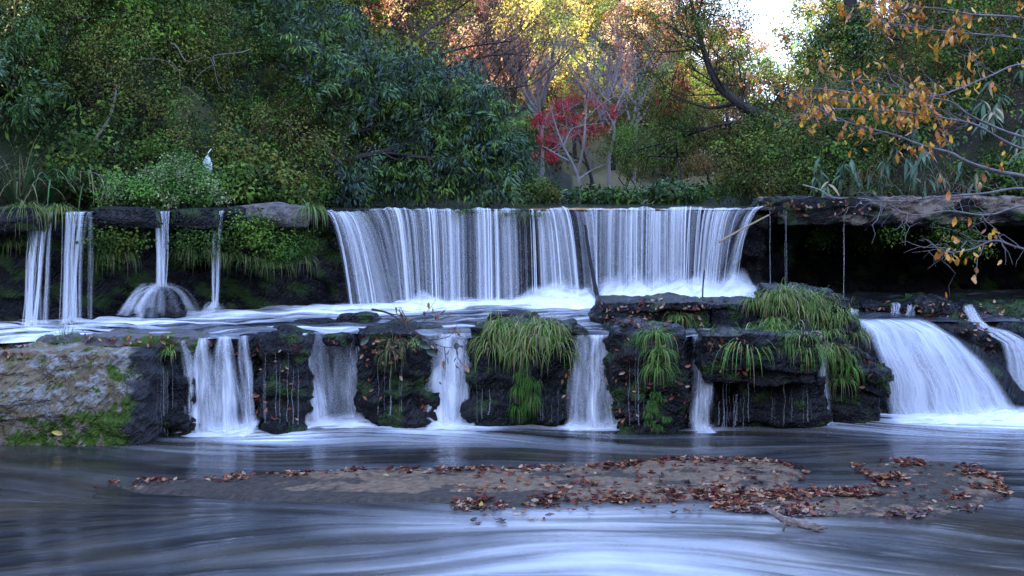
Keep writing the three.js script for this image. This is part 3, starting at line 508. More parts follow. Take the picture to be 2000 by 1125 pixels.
function ramify(g, p, dir, len, r, depth, col, o = {}) {          // bare branching twigs
  const seg = 4, pts = [p.clone()], rad = [r]; let q = p.clone(), d = dir.clone();
  for (let k = 0; k < seg; k++) { d.add(new V3(rr(-.2, .2), rr(-.15, .18) + (o.up ?? .03), rr(-.2, .2))).normalize(); q = q.clone().addScaledVector(d, len / seg); pts.push(q); rad.push(r * (1 - .55 * (k + 1) / seg)); }
  g.tube(pts, rad, depth > 1 ? 5 : 3, col);
  if (depth <= 0) return;
  const n = depth > 1 ? 4 : 5;
  for (let k = 0; k < n; k++) { const f = pick([1, 2, 3, 4]), e = d.clone().add(new V3(rr(-.9, .9), rr(-.35, .7), rr(-.9, .9))).normalize(); ramify(g, pts[f], e, len * rr(.5, .78), rad[f] * .62, depth - 1, col, o); }
}
const pxPath = (list) => list.map(([a, b, d]) => P(a, b, d));
function curve(pts, n) { return new THREE.CatmullRomCurve3(pts).getPoints(n); }
const barkDark = (p) => { const n = fbm(p.x * 4, p.y * 2, p.z * 4); return [.035 + .02 * n, .028 + .016 * n, .024 + .014 * n]; }, barkPale = (p) => { const n = fbm(p.x * 6, p.y * 3, p.z * 6); return [.3 + .12 * n, .27 + .11 * n, .26 + .1 * n]; }, barkBrown = [.09, .06, .05];
// a tree or shrub: trunk lines in [column, row, distance, radius], crown blobs in [column, row, distance, rx, ry, rz (m), twigs]
function plant({ name, label, category, group, trunk = [], bark = barkDark, crown = [], kind, palette, part = 'crown', size = 1, rootAt, bare }) {
  const t = thing(name, label, category, group), g = new Geo(), groundAt = (x, z) => Math.max(groundH(x, z), x > 4 && z > -18.6 && z < -15.3 && part === 'foliage' && name === 'bank_bush' ? 2.5 : -9);
  const blobs = crown.map(([a, b, d, rx, ry, rz, n]) => [P(a, b, d), new V3(rx, ry, rz), n, size]);
  const anchors = [];
  for (const line of trunk) {
    const ctrl = line.map(([a, b, d]) => P(a, b, d)), rad = pw(line.map((l, i) => [i / (line.length - 1), l[3]]));
    if (line.root !== false && ctrl[0].y > groundAt(ctrl[0].x, ctrl[0].z) - .1) ctrl.unshift(new V3(ctrl[0].x + rr(-.1, .1), groundAt(ctrl[0].x, ctrl[0].z) - .2, ctrl[0].z));
    const pts = curve(ctrl, 22); g.tube(pts, pts.map((_, i) => rad(i / 22)), 8, bark, .14); anchors.push(...pts.slice(6));
  }
  if (!trunk.length) { const b = blobs[0][0], y = groundAt(b.x, b.z); for (let k = 0; k < 4; k++) { const s = new V3(b.x + rr(-.2, .2), Math.min(y, b.y) - .15, b.z + rr(-.2, .2)); anchors.push(...limb(g, s, b.clone().add(new V3(rr(-.5, .5) * blobs[0][1].x, rr(0, .5) * blobs[0][1].y, rr(-.4, .4) * blobs[0][1].z)), .022, .008, bark, .15, 6, 5)); } }
  for (const [c, r, n] of blobs) for (let k = 0; k < Math.min(9, 2 + n / 25); k++) {
    const e = c.clone().add(new V3(rr(-.75, .75) * r.x, rr(-.6, .75) * r.y, rr(-.75, .75) * r.z)); let best = anchors[0]; for (const a of anchors) if (a.distanceTo(e) + (a.y > e.y ? .4 : 0) < best.distanceTo(e)) best = a;
    if (best) limb(g, best, e, Math.min(.03, .01 + best.distanceTo(e) * .012), .004, bark, .2, 5, 4);
  }
  if (bare) for (const [c, dir, len, r, depth] of bare) ramify(g, c, dir, len, r, depth, bark);
  if (g.n) mesh(trunk.length ? 'trunk' : 'stem', g.build(), M.bark, t);
  if (blobs.length) foliage(t, part, kind, blobs, palette);
  return t;
}
// far hillside, lit by the low sun
reseed(31);
const farCols = [[[C.gold, C.yellow, C.orange], 'golden sunlit tree on the far hillside'], [[C.orange, C.pink, C.rust], 'orange brown sunlit tree on the far hillside'], [[C.lime, C.yellow, C.yellow], 'bright yellow sunlit tree on the far hillside'], [[C.olive, C.mid, C.brown], 'dull green tree on the far hillside among golden ones']];
for (const [px, top, d, r, c] of [[690, 20, 62, 3.4, 0], [760, 90, 56, 2.6, 1], [820, 10, 72, 4, 0], [870, 110, 60, 2.8, 1], [930, -20, 80, 4.4, 0], [960, 70, 64, 3, 1], [1010, 40, 70, 3.4, 0], [1065, 30, 52, 2.3, 2], [1060, 120, 51, 1.5, 2], [1130, 70, 60, 2.6, 3], [1110, -30, 84, 4, 0], [1190, 60, 66, 2.8, 0], [1250, 120, 58, 2.2, 1], [1180, 20, 90, 3.6, 0], [1290, 40, 76, 3.6, 1], [700, 150, 48, 2.6, 1], [820, 180, 50, 2, 3], [960, 170, 48, 2, 1], [600, -30, 70, 5, 0], [500, 0, 64, 5, 1], [1390, 110, 62, 2.8, 1], [1620, 120, 58, 2.6, 3], [1720, 60, 66, 4, 1], [1850, 40, 60, 4, 3], [1980, 20, 62, 4.5, 1], [380, -40, 62, 5, 0]]) {
  const [pal, label] = farCols[c], x = PX(px, d), y = PY(top, d), g0 = groundH(x, -d), cy = Math.max(y - r * .6, g0 + r);
  const row = HY + (CH - cy) * F / d;
  plant({ name: 'hillside_tree', label, category: 'tree', group: 'trees on the far hillside', trunk: [[[px, HY + (CH - g0) * F / d, d, .22], [px + rr(-6, 6), (row + HY + (CH - g0) * F / d) / 2, d, .16], [px, row, d, .06]]], crown: [[px, row, d, r, r * 1.05, r * .9, Math.round(70 * r * r / 4) + 40], [px + rr(-20, 20), row + r * .8 * F / d, d, r * .8, r * .6, r * .7, Math.round(30 * r * r / 4) + 20]], kind: 'far', palette: pal, size: .8 });
}
// middle distance: bare and brownish trees behind the river bend
reseed(41);
for (const [px, base, d, n, lab] of [[900, 300, 32, 3, 'leafless brown tree with fine twigs behind the glossy evergreen'], [990, 300, 33, 3, 'leafless greyish tree between the evergreen and the red maple'], [1060, 310, 32, 3, 'leafless tree with purplish twigs behind the red maple'], [1190, 310, 32, 3, 'leafless grey twiggy tree rising behind the red maple crown'], [1240, 300, 34, 3, 'leafless purplish tree beside the fine leaved olive tree']]) {
  const b = P(px, base, d), top = b.clone().add(new V3(rr(-.2, .2), 2, 0));
  const pale = px > 1050;
  plant({ name: 'bare_tree', label: lab, category: 'tree', group: 'leafless trees behind the river bend', bark: pale ? [.26, .21, .21] : [.17, .11, .09], trunk: [[[px, base, d, .06], [px + rr(-14, 14), base - 60, d, .05], [px + rr(-24, 24), base - 110, d, .03]]], bare: [...Array(9)].map((_, k) => [P(px + rr(-12, 12), base - 50 - k * 8, d), new V3(rr(-.8, .8), 1, rr(-.5, .5)).normalize(), rr(1.4, 2.2), .035, n]), crown: pale ? [] : [[px, base - 160, d, 2, 1.5, 1.2, 40]], kind: 'dry', palette: [C.brown, C.rust, C.pink], size: 1.6 });
}
plant({ name: 'maple_tree', label: 'small maple tree with crimson red leaves on the far bank', category: 'tree', trunk: [[[1165, 392, 30, .07], [1150, 330, 30, .05], [1120, 240, 30, .03]], [[1150, 330, 30, .04], [1100, 290, 30, .02]]], crown: [[1095, 235, 30, .7, .22, .6, 30], [1130, 208, 30, .7, .16, .5, 26], [1068, 285, 29.6, .36, .26, .4, 20], [1160, 258, 30, .5, .12, .4, 14], [1058, 250, 30, .26, .24, .4, 10], [1072, 312, 29.5, .36, .1, .3, 10], [1120, 268, 30, .5, .14, .5, 14], [1190, 225, 30.5, .4, .2, .4, 8]], kind: 'maple', palette: [[.5, .04, .05], [.55, .08, .09], [.36, .03, .04]], size: .62 });
plant({ name: 'maple_tree', label: 'small spray of scarlet maple behind the olive tree', category: 'tree', trunk: [[[1330, 340, 33, .05], [1310, 260, 33, .03], [1300, 215, 33, .015]]], crown: [[1300, 215, 33, .5, .4, .4, 26], [1325, 190, 33, .3, .3, .3, 12]], kind: 'maple', palette: [C.red, C.rust], size: .8 });
{ // pale leafless tree standing in front of the maple
  reseed(44); const t = thing('bare_tree', 'slender leafless tree with whitish branches in front of the red maple', 'tree', 'leafless trees behind the river bend'), g = new Geo(), d = 27.6;
  const lines = [[[1133, 398, 0, .05], [1130, 350, 0, .045], [1118, 320, 0, .035], [1098, 280, .2, .026], [1082, 235, .3, .018], [1075, 205, .3, .01]], [[1128, 345, 0, .035], [1140, 280, -.2, .028], [1145, 215, -.2, .02], [1152, 150, -.3, .012], [1140, 90, -.3, .006]], [[1118, 318, 0, .025], [1085, 300, .3, .018], [1060, 285, .5, .01]], [[1143, 235, -.2, .018], [1180, 200, -.5, .012], [1230, 175, -.7, .006]], [[1130, 350, 0, .022], [1160, 330, .4, .014], [1200, 315, .6, .007]], [[1100, 285, .2, .016], [1120, 250, .5, .01], [1180, 240, .8, .005]]];
  for (const l of lines) { const c = curve(l.map(([a, b, o]) => P(a, b, d + o)), 14), r = pw(l.map((q, i) => [i / (l.length - 1), q[3]])); g.tube(c, c.map((_, i) => r(i / 14)), 6, barkPale, .1); for (let k = 4; k < 14; k += 2) ramify(g, c[k], new V3(rr(-1, 1), rr(.2, 1), rr(-.6, .6)).normalize(), rr(.4, .9), .009, 2, barkPale); }
  mesh('trunk', g.build(), M.bark, t);
}
reseed(47);
plant({ name: 'yellow_green_tree', label: 'broad leaved tree with yellow green leaves above the glossy evergreen', category: 'tree', trunk: [[[655, 330, 24, .12], [690, 200, 24, .09], [720, 60, 24, .06]]], crown: [[715, 175, 23.5, .9, .9, .9, 90], [660, 70, 24, .9, 1.2, .9, 110], [760, 130, 24, .7, .5, .7, 50], [640, 0, 24, .9, .8, .9, 70]], kind: 'broad', palette: [C.lime, C.lime, [.1, .15, .02], C.olive, [.3, .27, .03]] });
{ // brown twigs sweeping up to the right
  const t = thing('bare_tree', 'leafless tree with long dark branches sweeping up over the evergreen', 'tree', 'leafless trees behind the river bend'), g = new Geo(), d = 25, dark = [.05, .032, .026];
  for (const l of [[[640, 330], [690, 180], [760, 60], [850, -40]], [[690, 190], [790, 95], [890, 20], [960, -30]], [[700, 180], [800, 130], [900, 95], [1000, 80]], [[720, 220], [830, 170], [930, 115], [1010, 105]], [[760, 250], [850, 205], [960, 180], [1040, 165]], [[690, 190], [700, 90], [690, 0], [700, -60]]]) {
    const c = curve(l.map(([a, b], k) => P(a, b, d + rr(-.8, .8) * (k ? 1 : 0))), 16); if (l[0][0] === 640) c.unshift(new V3(c[0].x - .3, groundH(c[0].x - .3, c[0].z) - .2, c[0].z)); g.tube(c, c.map((_, i) => lerp(.05, .012, i / c.length)), 6, dark);
    for (let k = 3; k < c.length; k += 1) ramify(g, c[k], new V3(rr(.1, 1), rr(.1, .9), rr(-.5, .5)).normalize(), rr(.5, 1.3), .013, 2, pick([dark, [.1, .055, .045]]));
  }
  mesh('trunk', g.build(), M.bark, t);
  foliage(t, 'crown', 'dry', [[P(930, 130, 25), new V3(1.6, .9, 1), 90], [P(840, 60, 25.5), new V3(1.4, .8, 1), 50]], [C.brown, C.rust, [.2, .1, .07]]);
}
plant({ name: 'evergreen_tree', label: 'leaning evergreen with drooping blue green glossy leaves above the wide curtain', category: 'tree', trunk: [[[560, 390, 17.6, .07], [600, 345, 17.5, .062], [680, 312, 17.5, .055], [770, 290, 17.6, .045], [870, 235, 18, .03], [930, 200, 18, .015]], [[670, 314, 17.5, .035], [675, 270, 17.6, .03], [730, 250, 17.8, .015]]], crown: [[780, 170, 18.2, .75, .55, .8, 150], [880, 190, 18.2, .75, .6, .8, 160], [690, 190, 18.4, .8, .6, .8, 130], [960, 250, 18.2, .5, .6, .7, 110], [850, 290, 18, .8, .6, .8, 150], [740, 255, 18.4, .6, .5, .7, 90], [930, 345, 17.8, .65, .4, .6, 100], [800, 350, 18, .7, .35, .6, 100], [650, 110, 19, .8, .6, .8, 110], [600, 50, 19.5, .8, .7, .8, 110], [690, 360, 17.4, .6, .3, .5, 70], [1000, 330, 18.4, .35, .4, .5, 50]], kind: 'ever', palette: [C.blue, C.dark, C.mid, [.045, .075, .06]] });
// steep left bank: thicket of vines and shrubs
reseed(53);
const thick = [['vine', [C.dark, C.mid, C.dark, C.blue, C.dark, C.mid, C.lime], 'dark green leafy shrub in the thicket covering the steep bank'], ['fine', [C.dark, C.mid, C.olive, C.brown, C.mid, C.yellow], 'small leaved dull green shrub in the thicket covering the steep bank'], ['vine', [C.mid, C.fresh, C.dark], 'fresh green vine covered shrub in the thicket on the steep bank'], ['ever', [C.dark, C.blue, C.mid], 'narrow leaved blue green shrub in the thicket on the steep bank'], ['fine', [C.brown, C.olive, C.mid, C.dark, C.olive], 'brownish half withered shrub in the thicket on the steep bank'], ['tiny', [C.dark, C.mid, C.olive], 'very fine leaved dark shrub in the thicket on the steep bank']];
for (let row = 0; row < 9; row++) for (let k = 0; k < 14; k++) {
  const d = 14.9 + row * 1.15 + rr(-.3, .3), edge = XL(d), x = edge - .35 - k * .72 + rr(-.2, .2) - (row < 3 ? .2 : 0), z = -d, y = groundH(x, z), px = 1000 + x * F / d, py = HY - (y - CH) * F / d;
  if (px < -110 || py < -150 || px > 760 || (px > 330 && k % 2)) continue;
  const [kind, pal, label] = thick[(row * 5 + k * 3 + Math.floor(rr(0, 3))) % 6], r = rr(.65, 1), up = rr(.35, .75);
  plant({ name: 'thicket_shrub', label, category: 'shrub',  group: 'thicket shrubs on the steep bank', part: 'foliage', crown: [[px, py - up * F / d, d, r, r * rr(.75, 1.05), r * .85, kind === 'ever' ? 110 : 105], [px + rr(-30, 30), py - .2 * F / d, d - .25, r * .8, .4, r * .6, 40]], kind, palette: pal });
}
for (const [px, d, h, kind, pal, label] of [[-120, 17, 6.5, 'fine', [C.olive, C.orange, C.dark], 'tall tree with some orange leaves on top of the steep bank'], [120, 18.5, 7.5, 'vine', [C.dark, C.mid], 'tall dark tree wrapped in vines on the steep bank'], [330, 20, 7.6, 'vine', [C.dark, C.mid, C.blue], 'tall dark evergreen standing on the steep bank'], [520, 21.5, 7.4, 'fine', [C.dark, C.mid, C.olive], 'tall fine leaved tree beside the yellow green tree']]) {
  const g0 = PY(0, d), base = HY + (CH - groundH(PX(px, d), -d)) * F / d, top = HY + (CH - h) * F / d;
  plant({ name: 'bank_tree', label, category: 'tree', group: 'tall trees on the steep bank', trunk: [[[px, base, d, .14], [px + 10, (base + top) / 2, d, .1], [px - 5, top, d, .04]]], crown: [[px, top - 40, d, 1.5, 1.3, 1.3, 130], [px - 90, top + 60, d - .3, 1.1, .9, 1, 90], [px + 90, top + 50, d, 1.1, .9, 1, 90], [px, top - 220, d + .5, 1.8, 1.3, 1.5, 70]], kind, palette: pal, size: 1.1 });
}
plant({ name: 'flowering_bush', label: 'bright green bush with tiny pale flowers behind the black rim rocks', category: 'bush', part: 'foliage', crown: [[350, 372, 14.6, .48, .26, .35, 120], [300, 388, 14.4, .4, .16, .3, 60], [395, 385, 14.6, .3, .16, .3, 50], [355, 345, 14.8, .25, .16, .25, 40], [245, 388, 14.2, .35, .14, .3, 50]], kind: 'tiny', palette: [[.1, .22, .035], [.07, .16, .03], [.12, .24, .05], [.3, .32, .16]] });
for (const [px, py, d, w, lab] of [[560, 385, 16, .5, 'low dark bush at the water edge left of the leaning trunk'], [460, 375, 15.6, .45, 'low dark bush between the flowering bush and the leaning trunk'], [480, 330, 16.3, .5, 'dusky bush hanging behind the plastic bag']]) plant({ name: 'low_bush', label: lab, category: 'bush', part: 'foliage', crown: [[px, py, d, w, .24, .4, 70]], kind: 'vine', palette: [C.dark, C.mid, C.olive] });
for (let k = 0; k < 9; k++) { const g = new Geo(), d = rr(15, 17), px = rr(10, 560), py = rr(60, 330), a = P(px, py, d), b = P(px + rr(-130, 130), py + rr(30, 130), d - rr(.2, .6)); limb(g, a, b, .008, .003, pick([[.14, .11, .09], [.1, .08, .06], [.2, .16, .13]]), .2, 12, 5); if (k % 2) limb(g, a.clone().lerp(b, .4), b.clone().add(new V3(rr(-.4, .4), rr(.1, .5), .1)), .004, .002, [.14, .11, .09], .2, 8, 4); single('bare_vine', g.build(), M.bark, 'thin bare vine stem trailing over the thicket on the steep bank', 'vine', 'bare vines over the thicket'); }
// right side
reseed(61);
plant({ name: 'olive_tree', label: 'dark leaning tree with fine olive leaves arching over the far bank', category: 'tree', trunk: [[[1680, 345, 21, .14], [1600, 290, 21.2, .13], [1530, 245, 21.4, .12], [1455, 210, 21.6, .1], [1400, 160, 21.8, .08], [1372, 90, 22, .05], [1345, -20, 22, .03]], [[1530, 245, 21.4, .06], [1430, 240, 21.6, .04], [1340, 262, 21.8, .02]], [[1455, 210, 21.6, .05], [1380, 210, 22, .035], [1300, 180, 22, .015]]], bare: [...Array(16)].map((_, k) => { const l = [[1560, 265, 21.3], [1500, 228, 21.5], [1455, 210, 21.6], [1425, 185, 21.7], [1400, 160, 21.8], [1385, 125, 21.9], [1372, 90, 22], [1360, 40, 22]][k % 8]; return [P(...l), new V3(rr(-1, .5), rr(-.3, .9), rr(-.6, .6)).normalize(), rr(.7, 1.3), .022, 2]; }), crown: [[1310, 70, 22, .9, .8, .8, 130], [1280, 190, 22.2, .6, .6, .7, 80], [1400, 40, 22.5, .8, .5, .8, 90], [1330, 260, 22, .6, .45, .6, 80], [1440, 150, 22.4, .55, .5, .6, 60], [1480, 290, 21.4, .7, .4, .6, 80], [1250, 320, 24, .6, .5, .6, 70], [1420, 290, 22, .4, .4, .5, 36]], kind: 'fine', palette: [C.olive, C.mid, C.dark, [.09, .085, .03]] });
plant({ name: 'ivy_tree', label: 'tall dark trunked tree wrapped in ivy behind the orange leaved boughs', category: 'tree', trunk: [[[1725, 380, 23.5, .2], [1715, 250, 23.5, .18], [1690, 110, 23.6, .16], [1655, -20, 23.8, .13], [1640, -120, 24, .1]], [[1700, 140, 23.6, .07], [1760, 40, 23.8, .05], [1800, -60, 24, .03]]], crown: [[1720, 240, 23.2, .35, .9, .35, 90], [1690, 90, 23.4, .4, .8, .4, 90], [1600, 120, 23.6, .5, .5, .5, 60], [1640, 60, 23.8, .5, .5, .5, 60], [1790, 120, 24, .8, .8, .8, 120], [1860, 200, 24, .9, .7, .8, 120], [1780, -60, 24, 1.4, .8, 1, 130], [1640, -130, 24, 1, .6, 1, 70]], kind: 'vine', palette: [C.dark, C.mid, C.blue, C.olive] });
plant({ name: 'ivy_tree', label: 'second dark trunk with green crown deeper on the slope behind the boughs', category: 'tree', trunk: [[[1915, 380, 25, .17], [1910, 200, 25, .15], [1900, 40, 25, .13], [1895, -100, 25, .1]]], crown: [[1950, 120, 24.6, .9, .9, .8, 130], [1860, 40, 25, .9, .8, .8, 110], [1990, 240, 24.4, .8, .8, .8, 110], [1900, -100, 25, 1.5, .9, 1, 120], [2060, 60, 24, 1.2, 1.2, 1, 130]], kind: 'fine', palette: [C.dark, C.mid, C.olive, [.12, .1, .03]], size: 1.2 });
for (const [px, py, d, rx, ry, kind, pal, lab] of [[1560, 330, 19.6, .7, .5, 'vine', [C.dark, C.mid, C.olive], 'dark bush at the foot of the leaning olive tree'], [1640, 350, 18.6, .7, .45, 'vine', [C.dark, C.mid], 'dark bush behind the bleached twig on the shelf'], [1480, 360, 20.5, .6, .3, 'fine', [C.olive, C.brown, C.dark], 'brownish bush beside the grassy slope'], [1230, 290, 28, .55, .5, 'fine', [[.09, .15, .04], C.fresh, C.mid], 'light green bush on the far bank beside the red maple'], [1320, 385, 25.4, .9, .2, 'gloss', [C.blue, C.dark, C.mid], 'low glossy leaved bush at the far water edge'], [1180, 392, 25.6, .9, .14, 'gloss', [C.blue, C.mid, C.dark], 'low glossy leaved bush below the pale leafless tree'], [1040, 385, 26, .8, .25, 'vine', [C.mid, C.olive, C.dark], 'low olive bush at the far end of the river'], [1760, 300, 19.5, .9, .6, 'vine', [C.dark, C.mid, C.blue], 'dark ivy bush under the orange leaved boughs'], [1880, 290, 19, 1, .6, 'vine', [C.dark, C.blue], 'deep green bush behind the bamboo grass'], [2000, 280, 18.6, 1, .7, 'vine', [C.dark, C.mid], 'deep green bush at the upper end of the bamboo grass'], [1690, 375, 18, .5, .3, 'fine', [C.brown, C.straw, C.dark], 'withered straw coloured bush behind the shelf'], [1400, 330, 27, .8, .3, 'fine', [C.olive, C.straw, C.rust], 'rusty grass bush on the sunny toned slope'], [1960, 360, 17.6, .7, .35, 'vine', [C.dark, C.mid], 'low dark bush under the bamboo grass'], [1550, 380, 18.6, .5, .22, 'fine', [C.brown, C.olive, C.dark], 'withered low bush at the left end of the shelf']]) plant({ name: 'bank_bush', label: lab, category: 'bush', part: 'foliage', crown: [[px, py, d, rx, ry, rx * .7, Math.round(130 * rx * Math.max(ry, .35) / .35)]], kind, palette: pal });
reseed(67);
const slopeKinds = [['vine', [C.dark, C.mid, C.olive], 'dark leafy shrub on the slope behind the orange leaved boughs'], ['fine', [C.olive, C.mid, C.brown, C.dark], 'olive small leaved shrub on the slope behind the orange leaved boughs'], ['fine', [C.brown, C.rust, C.olive], 'rusty brown shrub on the slope behind the orange leaved boughs']];
for (let row = 0; row < 7; row++) for (let k = 0; k < 9; k++) {
  const d = 18.8 + row * 1.9 + rr(-.5, .5), x = XR(d) + .9 + k * 1.25 + rr(-.4, .4), y = groundH(x, -d), px = 1000 + x * F / d, py = HY - (y - CH) * F / d; if (px > 2080 || px < 1500) continue;
  const [kind, pal, label] = slopeKinds[Math.floor(rr(0, 3))], r = rr(.9, 1.3);
  plant({ name: 'slope_shrub', label, category: 'shrub', group: 'shrubs on the slope behind the boughs', part: 'foliage', crown: [[px, py - .5 * F / d, d, r, r * .85, r * .8, 150]], kind, palette: pal });
}
for (const [px, py, d] of [[1890, 205, 19.4], [1950, 180, 19.6], [1935, 250, 18.8], [2000, 225, 18.8], [1880, 258, 19], [1990, 140, 19.8], [1925, 130, 20.4], [2040, 180, 19]]) plant({ name: 'slope_shrub', label: slopeKinds[1][2], category: 'shrub', group: 'shrubs on the slope behind the boughs', part: 'foliage', crown: [[px, py, d, .8, .6, .6, 90]], kind: 'fine', palette: slopeKinds[1][1] });
for (const [px, py, d, r, c] of [[1290, 250, 40, 1.8, 1], [1350, 200, 46, 2.2, 0], [1420, 210, 44, 2, 1], [1480, 230, 40, 1.7, 2], [1310, 150, 52, 2.4, 2], [1390, 130, 54, 2.2, 0], [1540, 200, 42, 2, 0], [1600, 180, 46, 2.4, 1], [1250, 240, 44, 1.8, 0], [1450, 165, 56, 2.2, 1], [1340, 300, 38, 1, 1], [1000, 280, 36, 1.6, 1], [940, 300, 34, 1.4, 0], [1060, 200, 42, 1.7, 2], [1200, 230, 42, 1.6, 2], [1120, 170, 46, 1.9, 1], [870, 250, 36, 1.8, 2]]) plant({ name: 'valley_tree', label: ['dark green tree in the shaded valley behind the far bank', 'dull olive tree in the shaded valley behind the far bank', 'rusty brown tree in the shaded valley behind the far bank'][c], category: 'tree', group: 'trees in the shaded valley', crown: [[px, py, d, r, r * .9, r * .8, 90]], kind: 'far', palette: [[C.dark, C.mid, C.olive], [C.olive, C.mid, C.brown], [C.rust, C.brown, C.pink, C.olive]][c], size: .55, trunk: [[[px, py + 30, d, .1], [px, py, d, .06], [px + 4, py - 20, d, .03]]] });
{ // ivy and litter plants creeping over the banks
  reseed(69); const cover = new THREE.Group(), blobs = [];
  for (let k = 0; k < 2600; k++) { const left = k < 1800, d = left ? rr(14.8, 25) : rr(18.4, 27), x = left ? XL(d) - rr(.1, 7.5) : XR(d) + rr(.2, 8), y = groundH(x, -d); if (y < 2.4) continue; blobs.push([new V3(x, y + .08, -d), new V3(.12, .08, .12), 1, 1.15]); }
  foliage(cover, 'ground_cover', 'vine', blobs, [C.dark, C.mid, C.dark, C.olive]);
  for (const m of [...cover.children]) { m.name = numbered('ground_cover'); tag(m, 'low leafy ground cover creeping over the steep banks', 'ground cover', 'ground cover on the banks'); scene.add(m); }
}
// ferns and leafy plants on the walls
for (const [px, py, d, r, n, lab, pal] of [[492, 452, 14.35, .22, 26, 'leafy green plant hanging under the pale boulder', [C.fresh, C.mid]], [545, 482, 14.5, .24, 40, 'bushy bright green plant clinging to the wall beside the wide curtain', [[.07, .17, .03], C.fresh]], [585, 470, 14.8, .16, 20, 'small dark green plant between the bushy plant and the wide curtain', [C.mid, C.dark]], [455, 470, 14.3, .2, 24, 'dim green plant behind the thin thread of water', [C.mid, C.dark]], [235, 470, 13.7, .26, 34, 'leafy moss green plant on the wall beside the broad ribbons', [C.mid, C.fresh, C.olive]], [195, 480, 13.5, .2, 22, 'small leafy plant in the shade of the broad ribbons', [C.mid, C.dark]], [370, 475, 14.1, .24, 30, 'leafy plant on the dark wall between dome fall and thin thread', [C.mid, C.dark]], [1610, 455, 16.7, .16, 12, 'small leafy plant under the shelf left of the slender thread', [C.fresh, C.mid]], [1700, 460, 16.4, .22, 18, 'leafy plant hanging under the shelf right of the slender thread', [C.mid, C.dark]], [1745, 450, 15.6, .14, 9, 'broad leaved sprig hanging from the shelf edge', [[.06, .16, .05], C.fresh]], [1880, 470, 15.4, .3, 30, 'fern like green plant under the shelf behind the bare twigs', [C.mid, C.dark, C.fresh]], [1830, 440, 15.5, .2, 16, 'dark leafy plant under the shelf edge', [C.dark, C.mid]]]) plant({ name: 'wall_plant', label: lab, category: 'plant', part: 'foliage', crown: [[px, py + 16, d, r * .9, r * .7, .1, Math.round(n * 1.1)]], kind: 'tiny', palette: pal.map((c) => c.map((v) => v * .62)), size: 1.15, trunk: [Object.assign([[px, py - 30, d + .35, .008], [px, py - 10, d + .1, .006], [px, py, d, .004]], { root: false })] });

// ---------------------------------------------------------------- grass
function grassClump(label, spots, n, len, droop, cols, wid = .009, out = .8, group = 'grass clumps on the rocks') {
  const g = new Geo();
  for (const [px, py, d, spread] of spots) for (let k = 0; k < n; k++) {
    const an = rr(0, Math.PI * 2), q = spread * Math.sqrt(R()), root = P(px, py, d).add(new V3(Math.cos(an) * q, rr(-.03, .02), Math.sin(an) * q * .45)), toward = new V3(Math.cos(an) * out + rr(-.25, .25), rr(.5, 1.3), Math.sin(an) * out * .7 + .35 + rr(-.2, .2)).normalize(), c = pick(cols), c2 = R() < .3 ? [.26, .22, .1] : c.map((v) => v * rr(1, 1.5)), L = len * rr(.35, 1.45);
    g.blade(root, toward, L, wid * rr(.7, 1.3), droop * rr(.7, 1.4) / len, c.map((v) => v * rr(.7, 1.2)), c2, 7);
  }
  return single('grass_clump', g.build(), M.grass, label, 'grass', group);
}
reseed(71);
const GR = [[.1, .2, .03], [.15, .26, .045], [.06, .14, .025], [.24, .3, .08]], GD = [...GR, ...GR, [.42, .36, .18], [.3, .26, .11]], BR = [[.1, .27, .03], [.08, .22, .025], [.14, .3, .05]];
grassClump('long grass tuft hanging above the mossy column', [[1280, 655, 12.15, .1], [1290, 690, 12.05, .06], [1285, 720, 12, .05]], 100, .27, 2, [...GR, BR[0]], .008);
const onRocks = (list, n, spread) => { const ray = new THREE.Raycaster(), out = []; scene.updateMatrixWorld(true); for (let k = 0; k < n; k++) { const [a, b, c, e] = pick(list); ray.set(camera.position, P(rr(a, b), rr(c, e), 10).sub(camera.position).normalize()); const h = ray.intersectObjects(rocks, false)[0]; if (h) out.push([1000 + h.point.x * F / -h.point.z, HY - (h.point.y - CH) * F / -h.point.z, -h.point.z, spread]); } return out; };
grassClump('broad grass cover on top of the steep rock mound', onRocks([[1478, 1640, 570, 640], [1500, 1600, 572, 600], [1560, 1690, 600, 690]], 60, .08), 40, .23, 1.8, GD, .008);
grassClump('large drooping grass clump hanging over the black block like a mop', onRocks([[950, 1095, 632, 660], [945, 1100, 650, 700]], 46, .07).concat([[990, 648, 12.6, .16], [1050, 645, 12.6, .16]]), 34, .34, 1.9, GD, .009, .8);
grassClump('leafy grass tuft spilling over the middle of the jutting block', [[1540, 668, 12.4, .14], [1510, 655, 12.5, .12], [1575, 690, 12.4, .12]], 130, .4, 1.9, BR.concat(GR), .009);
grassClump('long bladed grass tuft hanging from the front of the jutting block', [[1455, 680, 12.3, .09]], 110, .5, 1.7, [[.08, .19, .05], ...GR], .012);
grassClump('trailing grass hanging down the right side of the mound', [[1650, 690, 12.75, .1], [1660, 720, 12.65, .08], [1645, 745, 12.6, .05], [1640, 700, 12.7, .1]], 80, .25, 2.4, [...GR, ...BR], .007);
grassClump('small grass tuft on the dark hump behind the mound', [[1468, 590, 13.2, .06]], 70, .26, 1.6, GR, .007);
grassClump('small grass tuft on the leaf strewn rock in the middle pool', [[1328, 622, 13.0, .07]], 80, .24, 1.8, GR, .007);
grassClump('little grass tuft on the inner corner of the jutting block', [[1385, 652, 12.6, .06]], 50, .22, 1.8, GR, .007);
grassClump('upright bright green grass tuft growing on the flat rock layer', [[118, 680, 12.2, .12]], 170, .34, .7, BR, .007, .5);
grassClump('short bright grass sprig beside the upright tuft', [[160, 685, 12.1, .06]], 50, .16, 1.2, BR, .007, .7);
grassClump('small grass sprig in the crack beside the double fall', [[332, 690, 11.95, .04]], 40, .16, 1.6, GR, .007);
